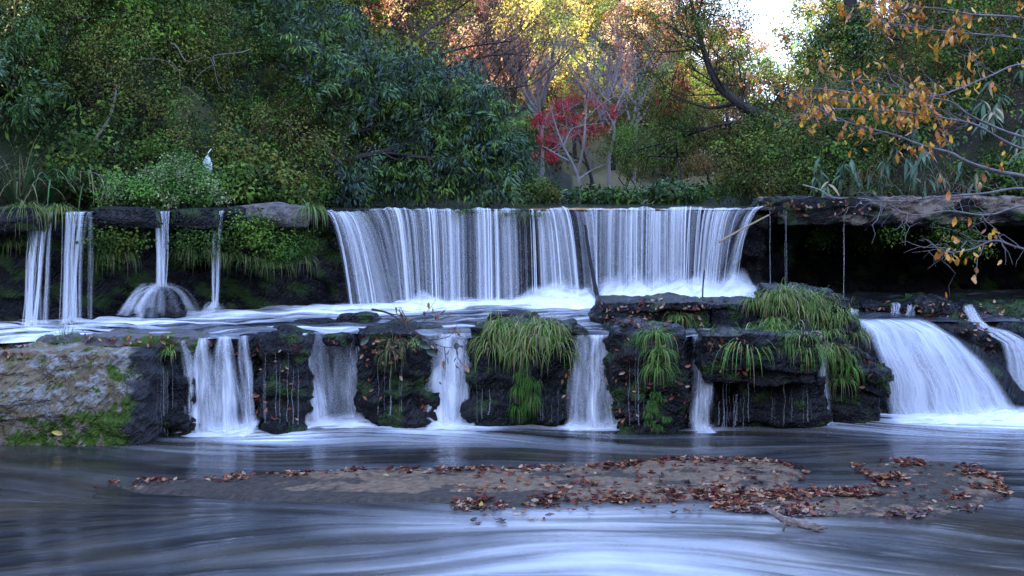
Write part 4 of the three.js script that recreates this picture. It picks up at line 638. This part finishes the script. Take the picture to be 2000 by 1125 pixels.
grassClump('straw coloured grass tuft hanging over the rim beside the broad ribbons', [[45, 412, 12.75, .1]], 150, .38, 2.3, [[.2, .18, .07], [.12, .14, .04], ...GR], .008);
grassClump('grass tuft on the rim between the two broad ribbons', [[112, 412, 12.9, .09]], 120, .32, 2.3, [[.14, .16, .04], ...GR], .008);
grassClump('pale green grass tuft at the left end of the wide curtain', [[603, 412, 14.65, .1]], 150, .34, 2, [[.12, .17, .06], [.16, .19, .08], ...GR], .008);
grassClump('thin grass tuft beside the dome fall', [[289, 425, 13.6, .04]], 40, .22, 2, BR, .006);
grassClump('withered grass tuft on the front of the branch topped block', [[768, 670, 12.4, .06], [760, 690, 12.35, .05]], 60, .26, 2.2, [[.09, .11, .03], [.16, .14, .06]], .008);
grassClump('short green tuft under the fallen branch', [[808, 668, 12.4, .04]], 30, .14, 2, GR, .008);
reseed(73);
for (const [px, py, d, s, lab] of [[420, 500, 14.2, .3, 'band of wet grass on the wall left of the bushy plant'], [480, 508, 14.3, .28, 'band of wet grass below the hanging leafy plant'], [530, 520, 14.4, .22, 'wet grass hanging at the lower end of the wall plants'], [590, 512, 14.7, .12, 'isolated grass tuft on the wall near the wide curtain'], [370, 492, 14.1, .26, 'wet grass on the wall between dome fall and thin thread'], [225, 505, 13.6, .24, 'wet grass on the wall right of the broad ribbons'], [20, 480, 12.9, .22, 'grass fringe on the wall left of the broad ribbons'], [190, 500, 13.5, .16, 'small grass fringe close to the broad ribbons'], [720, 425, 15.3, .14, 'grass tuft seen through the left part of the wide curtain'], [905, 416, 15.5, .14, 'grass tuft seen through the middle of the wide curtain'], [1000, 420, 15.6, .12, 'mossy tuft seen through the curtain near its middle'], [1050, 422, 15.6, .16, 'broad mossy tuft seen through the curtain beside the leaning log']]) grassClump(lab, [[px, py, d, s]], Math.round(330 * s) + 30, px > 700 ? .24 : .28, px > 700 ? 1.7 : 2.1, [[.055, .11, .02], [.085, .14, .028], [.05, .09, .02], [.12, .135, .045]], .007, .6, 'grass on the upper wall');
for (const [px, py, d, lab, h] of [[30, 395, 14.2, 'arching reed clump at the left end of the thicket foot', .9], [95, 392, 14.6, 'arching reed clump behind the straw coloured tuft', 1], [160, 392, 15, 'tall reed clump below the dead trunk', 1.1], [215, 390, 15.4, 'thin reed clump beside the flowering bush', .8], [60, 350, 15.6, 'upper reed clump among the vines', .9]]) grassClump(lab, [[px, py, d, .25]], 90, h, .75, [[.05, .11, .045], [.07, .14, .055], [.09, .13, .05], [.22, .18, .09]], .024, .55, 'reed clumps at the foot of the thicket');
reseed(75);
for (const [a, b, ra, rb, d, lab] of [[1320, 1480, 335, 390, 27, 'dry tawny grass on the slope beside the olive tree'], [1480, 1660, 340, 392, 19.5, 'dead straw grass hanging on the bank behind the shelf'], [1660, 1990, 345, 392, 17.6, 'dead stalks under the bamboo grass behind the shelf']]) grassClump(lab, [...Array(12)].map(() => [rr(a, b), rr(ra, rb), d + rr(-.4, .4), .3]), 30, .5, 1, [[.2, .13, .06], [.14, .1, .05], [.08, .08, .03]], .01, .6, 'dry grass on the far banks');
for (const [px, py, d, h, lab] of [[1032, 735, 12.36, .26, 'bright green moss curtain hanging below the large drooping clump'], [1285, 770, 11.95, .1, 'dark moss patch low on the column under the hanging tuft']]) grassClump(lab, [...Array(9)].map((_, k) => [px + rr(-24, 24), py + k * 8, d + .02, .05]), 60, h * .7, 3, [[.035, .13, .012], [.05, .16, .015]], .005, .3, 'moss curtains on the black blocks');

// ---------------------------------------------------------------- bamboo grass: every leaf its own piece
{
  reseed(81);
  const mk = (seed) => { reseed(seed); const g = new Geo(); const dir = new V3(0, 0, 1), s = g.n, n = 6; for (let k = 0; k <= n; k++) { const f = k / n, w = .5 * .05 * Math.sin(Math.PI * Math.min(1, .12 + f * .88)) * (f > .98 ? 0 : 1), y = -.5 * .3 * f * f; for (const x of [-1, 0, 1]) g.v(new V3(x * w, y + Math.abs(x) * w * .3, f * .26), [1, 1, 1], x, f); } for (let k = 0; k < n; k++) for (let i = 0; i < 2; i++) { const a = s + k * 3 + i; g.q(a, a + 1, a + 4, a + 3); } return g.build(); };
  const lg = mk(1), mats = [solidLeaf(.05, .11, .045, .3), solidLeaf(.075, .15, .06, .3), solidLeaf(.035, .08, .03, .3), solidLeaf(.36, .26, .14, .1)], stemMat = new THREE.MeshStandardMaterial({ roughness: .7 }); stemMat.color.setRGB(.12, .11, .05);
  reseed(83);
  for (let k = 0; k < 34; k++) {
    const px = k < 6 ? rr(1560, 1680) : rr(1700, 2010), d = rr(17.2, 18.6), x = PX(px, d), y = Math.max(2.48, groundH(x, -d)), hgt = PY(rr(285, 350), d) - y;
    const t = thing('bamboo_grass', px < 1690 ? 'small bamboo grass plant growing behind the bleached twig' : 'leafy bamboo grass plant growing on the bank above the shelf', 'plant', px < 1690 ? 'bamboo grass by the bleached twig' : 'bamboo grass above the shelf', new V3(x, y, -d));
    const top = new V3(rr(-.15, .15), Math.max(.25, hgt), rr(0, .25)), g = new Geo(); g.tube([new V3(0, -.1, 0), top.clone().multiplyScalar(.5), top], [.007, .006, .003], 5, [1, 1, 1]); mesh('stem', g.build(), stemMat, t);
    for (let q = 0; q < 11; q++) { const m = mesh('leaf', lg, R() < .2 ? mats[3] : mats[Math.floor(rr(0, 3))], t), f = rr(.45, 1); m.position.copy(top).multiplyScalar(f); m.rotation.set(rr(.1, 1.2), rr(-1.6, 1.6), rr(-.4, .4), 'YXZ'); m.scale.setScalar(rr(.7, 1.25)); }
  }
}

// ---------------------------------------------------------------- leaves
function leafGeo(seed, L = .08, W = .042, curl = .3) {
  reseed(seed); const g = new Geo(), n = 6, ph = rr(0, 6), tw = rr(-.5, .5);
  for (let k = 0; k <= n; k++) { const f = k / n, w = W * .5 * Math.pow(Math.sin(Math.PI * (.04 + .94 * f)), .8), y = curl * L * (f - .5) ** 2 * 2; for (const x of [-1, -.5, 0, .5, 1]) g.v(new V3(x * w, y + curl * w * x * x * 1.1 + tw * x * w * (f - .5) + .003 * Math.sin(f * 14 + ph + x * 2), (f - .5) * L), [1, 1, 1], x, f); }
  for (let k = 0; k < n; k++) for (let i = 0; i < 4; i++) { const a = k * 5 + i; g.q(a, a + 1, a + 6, a + 5); }
  return g.build();
}
const leafShapes = [1, 2, 3, 4, 5].map((s) => leafGeo(s, .085, .04, [.25, .5, .1, .7, -.3][s - 1]));
const leafTones = [['dark red', solidLeaf(.1, .022, .018)], ['reddish brown', solidLeaf(.17, .05, .03)], ['orange brown', solidLeaf(.3, .12, .05)], ['pale tan', solidLeaf(.42, .26, .16)], ['dark brown', solidLeaf(.05, .028, .022)]], yellowLeaf = solidLeaf(.5, .36, .06);
{
  reseed(91);
  const spots = [], along = (pts, hi, n, lo, up, pref) => { const xs = pts.map((p) => p[0]), ds = pts.map((p) => p[1]); let c = 0, tries = 0; while (c < n && tries++ < 60000) { const x = rr(Math.min(...xs), Math.max(...xs)), d = rr(Math.min(...ds), Math.max(...ds)), s = sdPoly(pts, x, d); if (s < lo || s > up || R() > pref(x, d, s)) continue; spots.push([x, Math.max(.006, slabH(pts, x, d, hi)) + rr(.004, .016), d]); c++; } };
  const clumps = (x, d) => sst(-.25, .3, N3(x * 1.6, d * 3, 4));
  const backEdge = pw([[-3.9, 9.95], [-2.9, 10.05], [-1.9, 10.3], [-.5, 10.42], [.5, 10.5], [1.1, 10.62], [1.5, 10.85], [2.5, 10.75], [2.85, 10.4]]), frontEdge = pw([[-3, 9.5], [-1, 9.35], [-.4, 9.2], [0, 9.15], [.5, 9.4], [1.2, 9.45], [2, 9.5], [2.5, 9.6]]);
  for (let k = 0; k < 1900; k++) { const back = k < 1000, x = back ? lerp(-3.7, 2.8, Math.pow(R(), .85)) : rr(-.5, 2.7), d = back ? backEdge(x) - Math.abs(rr(-1, 1) * rr(0, 1)) * .34 + .04 : frontEdge(x) + rr(-.12, .14) * (k > 1600 ? 4 : 1); if (R() > .25 + clumps(x * 1.7, d)) continue; spots.push([x, Math.max(.006, slabH(slabA, x, d, .028)) + rr(.004, .02), d]); }
  along(slabA, .028, 110, .1, 1, (x) => sst(-1, .5, x)); along(slabB, .016, 1000, -.06, .26, (x, d) => clumps(x, d)); along(slabB, .016, 90, .05, .6, () => 1);
  const chosen = spots.map((s, i) => [s, i]).sort((a, b) => a[0][2] - b[0][2]), o = new THREE.Object3D(), rest = new Geo();
  chosen.forEach(([[x, y, d], i], k) => {
    const yellow = k % 71 === 5, tone = yellow ? null : leafTones[Math.floor(Math.pow(R(), 1.15) * 4.99)], onB = x > 2.2 && sdPoly(slabB, x, d) > -.1;
    o.position.set(x, y, -d); o.rotation.set(rr(-.35, .35), rr(0, 6.28), rr(-.4, .4)); const sc = rr(.5, 1.05); o.scale.set(sc, sc, sc); o.updateMatrix();
    const where = onB ? 'the low wet slab' : 'the long sandy slab';
    if (k < 296) {
      const m = single('fallen_leaf', pick(leafShapes), yellow ? yellowLeaf : tone[1], yellow ? 'yellow fallen leaf lying on ' + where : tone[0] + ' fallen leaf lying on ' + where, 'leaf', (yellow ? 'yellow' : tone[0]) + ' leaves on ' + where);
      m.position.copy(o.position); m.rotation.copy(o.rotation); m.scale.copy(o.scale);
    } else { const gg = pick(leafShapes), a = gg.attributes.position, s0 = rest.n, c = (tone ?? leafTones[2])[1].color, v = new V3(); for (let q = 0; q < a.count; q++) rest.v(v.fromBufferAttribute(a, q).applyMatrix4(o.matrix), [c.r, c.g, c.b], 0, 0); for (const q of gg.index.array) rest.i.push(q + s0); }
  });
  const m = mesh('fallen_leaves', rest.build(), M.leaf, scene); m.userData.kind = 'stuff'; tag(m, 'layer of small fallen leaves along the far edge of the slabs', 'leaves');
}
// leaves stuck on the wet rocks, found by dropping points on the rock faces
{
  reseed(95);
  const g = new Geo(), ray = new THREE.Raycaster(), o = new THREE.Object3D(), up = new V3(0, 1, 0); scene.updateMatrixWorld(true);
  for (const [a, b, ra, rb, n] of [[1170, 1390, 585, 640, 90], [1180, 1345, 660, 840, 60], [1380, 1470, 660, 730, 36], [490, 592, 665, 830, 34], [590, 720, 665, 720, 26], [705, 850, 650, 690, 40], [705, 850, 690, 810, 26], [1090, 1200, 690, 830, 34], [1690, 1960, 590, 650, 120], [1840, 1940, 610, 760, 90], [1600, 1720, 640, 760, 30], [380, 490, 665, 800, 26], [930, 1050, 612, 640, 20], [160, 340, 655, 680, 30], [-20, 60, 672, 700, 20], [1480, 1700, 392, 425, 60], [1700, 2000, 385, 400, 30], [1900, 2000, 690, 770, 12]]) for (let k = 0; k < n; k++) {
    ray.set(camera.position, P(rr(a, b), rr(ra, rb), 10).sub(camera.position).normalize());
    const hit = ray.intersectObjects(rocks, false)[0]; if (!hit) continue;
    const nor = hit.face.normal; o.position.copy(hit.point).addScaledVector(nor, .012); o.quaternion.setFromUnitVectors(up, nor); o.rotateY(rr(0, 6.28)); o.rotateX(rr(-.2, .2)); o.scale.setScalar(rr(.4, .9)); o.updateMatrix();
    const c = leafTones[Math.floor(Math.pow(R(), 1.4) * 4.2) % 5][1].color, gg = pick(leafShapes), at = gg.attributes.position, s0 = g.n, v = new V3(); for (let q = 0; q < at.count; q++) g.v(v.fromBufferAttribute(at, q).applyMatrix4(o.matrix), [c.r, c.g, c.b], 0, 0); for (const q of gg.index.array) g.i.push(q + s0);
  }
  const m = mesh('wet_leaves', g.build(), M.gloss, scene); m.userData.kind = 'stuff'; tag(m, 'wet red and brown leaves plastered over the black rocks', 'leaves');
}
{ // fine drips running down the rock faces
  reseed(97); const g = new Geo(true), ray = new THREE.Raycaster();
  for (const [a, b, r0, r1, n] of [[738, 800, 700, 812, 7], [925, 960, 720, 822, 5], [1400, 1470, 745, 832, 12], [1500, 1590, 740, 826, 8], [1215, 1260, 690, 830, 5], [510, 585, 690, 828, 7], [290, 365, 700, 850, 6], [1050, 1105, 740, 822, 5]]) for (let k = 0; k < n; k++) {
    const px = rr(a, b), top = r0 + rr(-10, 40), bot = r1 + rr(-12, 6), dd = []; for (const r of [top, (top + bot) / 2, bot]) { ray.set(camera.position, P(px, r, 10).sub(camera.position).normalize()); const h = ray.intersectObjects(rocks, false)[0]; dd.push(h ? -h.point.z : 12.3); }
    const d = Math.min(...dd) - .015, w = rr(.004, .014), q = rr(0, 50); strand(g, (f) => { const p = P(px, lerp(top, bot, f), d); p.x += .012 * N3(f * 2, q, 1); return p; }, w * .6, w * 1.6, rr(.05, .24), 10);
  }
  const m = mesh('water_drips', g.build(), M.water, scene); m.userData.kind = 'stuff'; tag(m, 'fine threads of water dripping down the black rock faces', 'drips');
}
single('fallen_leaf', leafGeo(9, .12, .05, .25), yellowLeaf, 'single yellow leaf stuck low on the lichen boulder', 'leaf').position.copy(P(113, 846, 11.42)); scene.children.at(-1).rotation.set(1, 1.35, .2);

// ---------------------------------------------------------------- wood and other things
function hangLeaves(parent, anchors, n, mats, sc = 1) { for (let k = 0; k < n; k++) { const m = mesh('leaf', pick(leafShapes), pick(mats), parent), b = pick(anchors); m.position.copy(b).add(new V3(rr(-.06, .06), rr(-.09, .01), rr(-.06, .06))); m.rotation.set(rr(.5, 1.5), rr(-3.1, 3.1), rr(-.6, .6), 'YXZ'); m.scale.setScalar(sc * rr(.7, 1.15)); } }
{ // tree on the right bank whose boughs reach over the water
  reseed(101);
  const t = thing('autumn_tree', 'tree with orange leaves reaching over the water with long pale grey boughs', 'tree'), g = new Geo(), bark = (p) => { const n = fbm(p.x * 9, p.y * 9, p.z * 9); return [.16 + .09 * n, .135 + .08 * n, .13 + .075 * n]; };
  const tx = 6.1, td = 9.7, gy = groundH(tx, -td), trunkPts = curve([new V3(tx, Math.min(gy, 0) - .3, -td), new V3(tx - .1, 1, -td), new V3(tx - .25, 2.4, -td + .1), new V3(tx - .1, 4.2, -td), new V3(tx + .3, 6, -td)], 24);
  g.tube(trunkPts, trunkPts.map((_, i) => lerp(.19, .08, i / 24)), 10, bark, .1);
  const outer = [], fine = [];
  const boughs = [[2.2, .021, [[2000, 345, 9.6], [1935, 332, 9.5], [1880, 312, 9.4], [1860, 300, 9.4], [1800, 284, 9.3], [1745, 263, 9.2], [1690, 249, 9.1], [1640, 233, 9], [1590, 207, 9], [1555, 186, 8.9]]], [2.6, .015, [[2000, 268, 9.9], [1935, 245, 9.9], [1890, 222, 9.8], [1860, 200, 9.8], [1800, 190, 9.7], [1700, 184, 9.6], [1630, 176, 9.5], [1560, 170, 9.4]]], [3.1, .01, [[2000, 126, 9.4], [1930, 150, 9.3], [1860, 178, 9.2], [1815, 189, 9.2], [1760, 172, 9.1], [1700, 156, 9], [1640, 160, 9]]], [3.4, .011, [[2000, 78, 9.6], [1900, 66, 9.5], [1800, 56, 9.4], [1740, 46, 9.3], [1680, 38, 9.2]]], [3.7, .016, [[2000, 36, 9.8], [1900, 28, 9.7], [1820, 15, 9.6], [1750, 18, 9.5]]], [2.2, .014, [[2000, 368, 9.3], [1920, 378, 9.2], [1840, 384, 9.1], [1770, 392, 9], [1700, 392, 8.9]]], [2.1, .012, [[2000, 402, 9.1], [1930, 420, 9], [1850, 412, 8.9], [1790, 420, 8.8], [1720, 402, 8.8]]], [2, .012, [[2000, 486, 9], [1940, 470, 8.9], [1900, 486, 8.9], [1850, 492, 8.8], [1835, 484, 8.8]]], [2.6, .014, [[2000, 292, 9.2], [1900, 242, 9.1], [1850, 232, 9.1], [1790, 222, 9], [1700, 214, 9], [1600, 212, 8.9]]]];
  for (const [h, r, l] of boughs) {
    const s = trunkPts.reduce((a, b) => Math.abs(b.y - h) < Math.abs(a.y - h) ? b : a), e = pxPath(l), mid = s.clone().lerp(e[0], .5); mid.y += .1;
    const n = 40, c = curve([s.clone(), mid, ...e], n); g.tube(c, c.map((_, i) => lerp(r, .003, Math.pow(i / n, 1.1))), 6, bark, .12);
    for (let k = 14; k <= n; k++) {
      if (k > 20) outer.push(c[k]);
      if (R() < .7) { const dir = new V3(rr(-1, .1), rr(-.5, .5), rr(-.6, .6)).normalize(), L = rr(.15, .5), q = limb(g, c[k], c[k].clone().addScaledVector(dir, L), .004, .0015, bark, .13, 5, 4); outer.push(q[3], q[5], q[5], q[4]); if (R() < .5) { const q2 = limb(g, q[3], q[3].clone().add(new V3(rr(-.25, .1), rr(-.2, .1), rr(-.2, .2))), .0025, .001, bark, .12, 4, 3); outer.push(q2[4], q2[4]); } }
    }
  }
  mesh('trunk', g.build(), M.smooth, t);
  const inView = outer.filter((p) => { const d = -p.z, px = 1000 + p.x * F / d, py = HY - (p.y - CH) * F / d; return px < 2030 && (py < 300 || (px > 1830 && R() < .3)) && N3(px * .011, py * .02, 3) > -.45; });
  hangLeaves(t, inView, 292, [solidLeaf(.66, .27, .02), solidLeaf(.7, .36, .035), solidLeaf(.55, .18, .025), solidLeaf(.6, .3, .1), solidLeaf(.62, .4, .03), solidLeaf(.42, .13, .03)], .95);
  const more = new Geo(), o = new THREE.Object3D(); for (let k = 0; k < 420; k++) { const b = pick(inView), gg = pick(leafShapes), at = gg.attributes.position, s0 = more.n, v = new V3(), c = pick([[.66, .27, .02], [.7, .38, .04], [.55, .2, .025], [.6, .3, .08], [.5, .16, .03]]); o.position.copy(b).add(new V3(rr(-.08, .08), rr(-.1, .02), rr(-.08, .08))); o.rotation.set(rr(.5, 1.5), rr(-3.1, 3.1), rr(-.6, .6), 'YXZ'); o.scale.setScalar(rr(.5, .9)); o.updateMatrix(); for (let q = 0; q < at.count; q++) more.v(v.fromBufferAttribute(at, q).applyMatrix4(o.matrix), c, 0, 0); for (const q of gg.index.array) more.i.push(q + s0); }
  mesh('small_leaves', more.build(), M.leaf, t).userData.kind = 'stuff';
}
{ // fallen branch with brown leaves
  reseed(105);
  const t = thing('fallen_branch', 'fallen twiggy branch with curled brown leaves caught on the black block', 'branch'), g = new Geo(), tips = [], col = [.06, .035, .03];
  for (const l of [[[726, 604, 12.5], [760, 612, 12.45], [800, 640, 12.4], [838, 665, 12.3], [868, 678, 12.15], [905, 676, 12.05]], [[760, 612, 12.45], [800, 618, 12.5], [830, 612, 12.5], [852, 585, 12.5]], [[800, 640, 12.4], [790, 615, 12.5], [780, 598, 12.5]], [[868, 678, 12.15], [870, 700, 12.1], [868, 740, 12.05]], [[890, 676, 12.1], [895, 700, 12.05], [910, 718, 12]], [[838, 665, 12.3], [880, 655, 12.3], [895, 630, 12.3]], [[830, 612, 12.5], [850, 610, 12.5], [870, 606, 12.5]]]) { const c = curve(pxPath(l), 14); g.tube(c, c.map((_, i) => lerp(l.length > 4 ? .014 : .006, .002, i / 14)), 5, col, .1); tips.push(...c.slice(5)); }
  mesh('twig', g.build(), M.bark, t); hangLeaves(t, tips, 40, [solidLeaf(.2, .07, .03), solidLeaf(.32, .14, .04), solidLeaf(.12, .035, .025)], .85);
  const bigMat = solidLeaf(.05, .08, .05, .6); for (const [px, py, d, r] of [[712, 666, 12.3, 2.4], [832, 676, 12.2, 1.3], [845, 690, 12.15, 1.2]]) { const m = mesh('leaf', leafShapes[1], bigMat, t); m.position.copy(P(px, py, d)); m.rotation.set(1.1, r, .4); m.scale.setScalar(1.6); }
}
function stick(name, label, list, r0, r1, col, cat = 'stick', knobs = .15, mat = M.bark) { const g = new Geo(), c = curve(pxPath(list), 18); g.tube(c, c.map((_, i) => lerp(r0, r1, i / 18)), 8, col, knobs); return single(name, g.build(), mat, label, cat); }
{
  const t = thing('driftwood', 'weathered grey brown driftwood stick resting on the low wet slab in the water', 'driftwood'), grainy = (p) => { const n = .5 + .5 * N3(p.x * 7, p.y * 90, p.z * 70); return [.1 + .2 * n, .075 + .15 * n, .06 + .125 * n]; };
  const build = (l, name) => { const g = new Geo(), c = curve(l.map(([a, b, d]) => P(a, b, d)), 40), r = pw(l.map((q, i) => [i / (l.length - 1), q[3]])); g.tube(c, c.map((p, i) => r(i / 40) * (1 + .16 * N3(i * .5, 3, 3))), 14, grainy, .3); const geo = g.build(), at = geo.attributes.position; for (let i = 0; i < at.count; i++) at.setY(i, at.getY(i) + .006 * N3(at.getX(i) * 12, at.getY(i) * 90, at.getZ(i) * 90)); geo.computeVertexNormals(); mesh(name, geo, M.bark, t); };
  build([[1491, 988, 8.72, .008], [1502, 996, 8.7, .02], [1518, 1006, 8.67, .024], [1534, 1016, 8.62, .032], [1560, 1022, 8.58, .034], [1588, 1027, 8.56, .028], [1604, 1030, 8.55, .018], [1617, 1030, 8.55, .005]], 'stem'); build([[1536, 1018, 8.61, .02], [1532, 1026, 8.58, .014], [1530, 1036, 8.55, .008]], 'stub'); build([[1585, 1028, 8.55, .018], [1598, 1036, 8.53, .012], [1607, 1041, 8.52, .004]], 'stub');
}
stick('stick', 'pale bamboo stick leaning over the right end of the wide curtain', [[1404, 473, 15.2], [1450, 447, 15.4], [1502, 420, 15.6]], .014, .012, [.32, .2, .12], 'stick', .02, M.smooth);
stick('stick', 'thin dark stake standing upright in the foam', [[1372, 592, 15.0], [1373, 560, 15.05], [1376, 528, 15.1]], .012, .01, [.03, .025, .025]);
stick('log', 'black leaning log standing inside the wide curtain', [[1168, 585, 15.15], [1160, 548, 15.22], [1150, 490, 15.36], [1143, 440, 15.5]], .034, .018, [.025, .022, .025], 'log');
stick('log', 'flat dark piece of driftwood lying at the edge of the foam', [[1368, 585, 14.6], [1410, 583, 14.6], [1460, 585, 14.6]], .03, .02, [.03, .026, .026], 'log', .3);
stick('dead_tree', 'bare dead trunk leaning up out of the thicket', [[150, 310, 14.9], [175, 285, 14.95], [205, 245, 15], [222, 205, 15.1], [228, 165, 15.2]], .028, .012, (p) => [.2, .15, .13], 'tree', .12);
stick('dead_twig', 'bleached bent twig lying on the end of the shelf', [[1568, 361, 15.3], [1600, 370, 15.35], [1625, 385, 15.4], [1690, 388, 15.5], [1720, 396, 15.5]], .009, .005, [.4, .34, .33], 'twig', .05);
stick('dead_twig', 'thin bare stalk standing before the flowering bush', [[196, 392, 13.9], [205, 365, 13.95], [190, 340, 14], [160, 335, 14.1]], .006, .003, [.3, .27, .24], 'twig', .05);
{ // plastic bag caught in the thicket
  const g = new THREE.SphereGeometry(1, 28, 22), a = g.attributes.position, c = P(405, 322, 15.1); for (let i = 0; i < a.count; i++) { const v = new V3().fromBufferAttribute(a, i), n = ridge(v.x * 1.8, v.y * 1.5, v.z * 1.8, 4) * .35 + fbm(v.x * 4, v.y * 4, v.z * 4) * .25; a.setXYZ(i, v.x * .05 * (1 + n) * (1.1 - .35 * v.y), v.y * .12 * (1 + n * .3), v.z * .035 * (1 + n)); } g.computeVertexNormals();
  const t = thing('plastic_bag', 'crumpled white plastic bag caught in the thicket', 'bag', null, c), m = new THREE.MeshPhysicalMaterial({ color: 0xffffff, roughness: .35, transmission: .25, thickness: 0 }); m.color.setRGB(.75, .78, .8); mesh('bag', g, m, t);
  const k = new Geo(); k.tube(curve([new V3(0, .1, 0), new V3(.01, .16, 0), new V3(.04, .22, -.05)], 8), Array(9).fill(.006), 5, [.7, .7, .7]); mesh('handle', k.build(), M.smooth, t);
}
renderer.render(scene, camera);
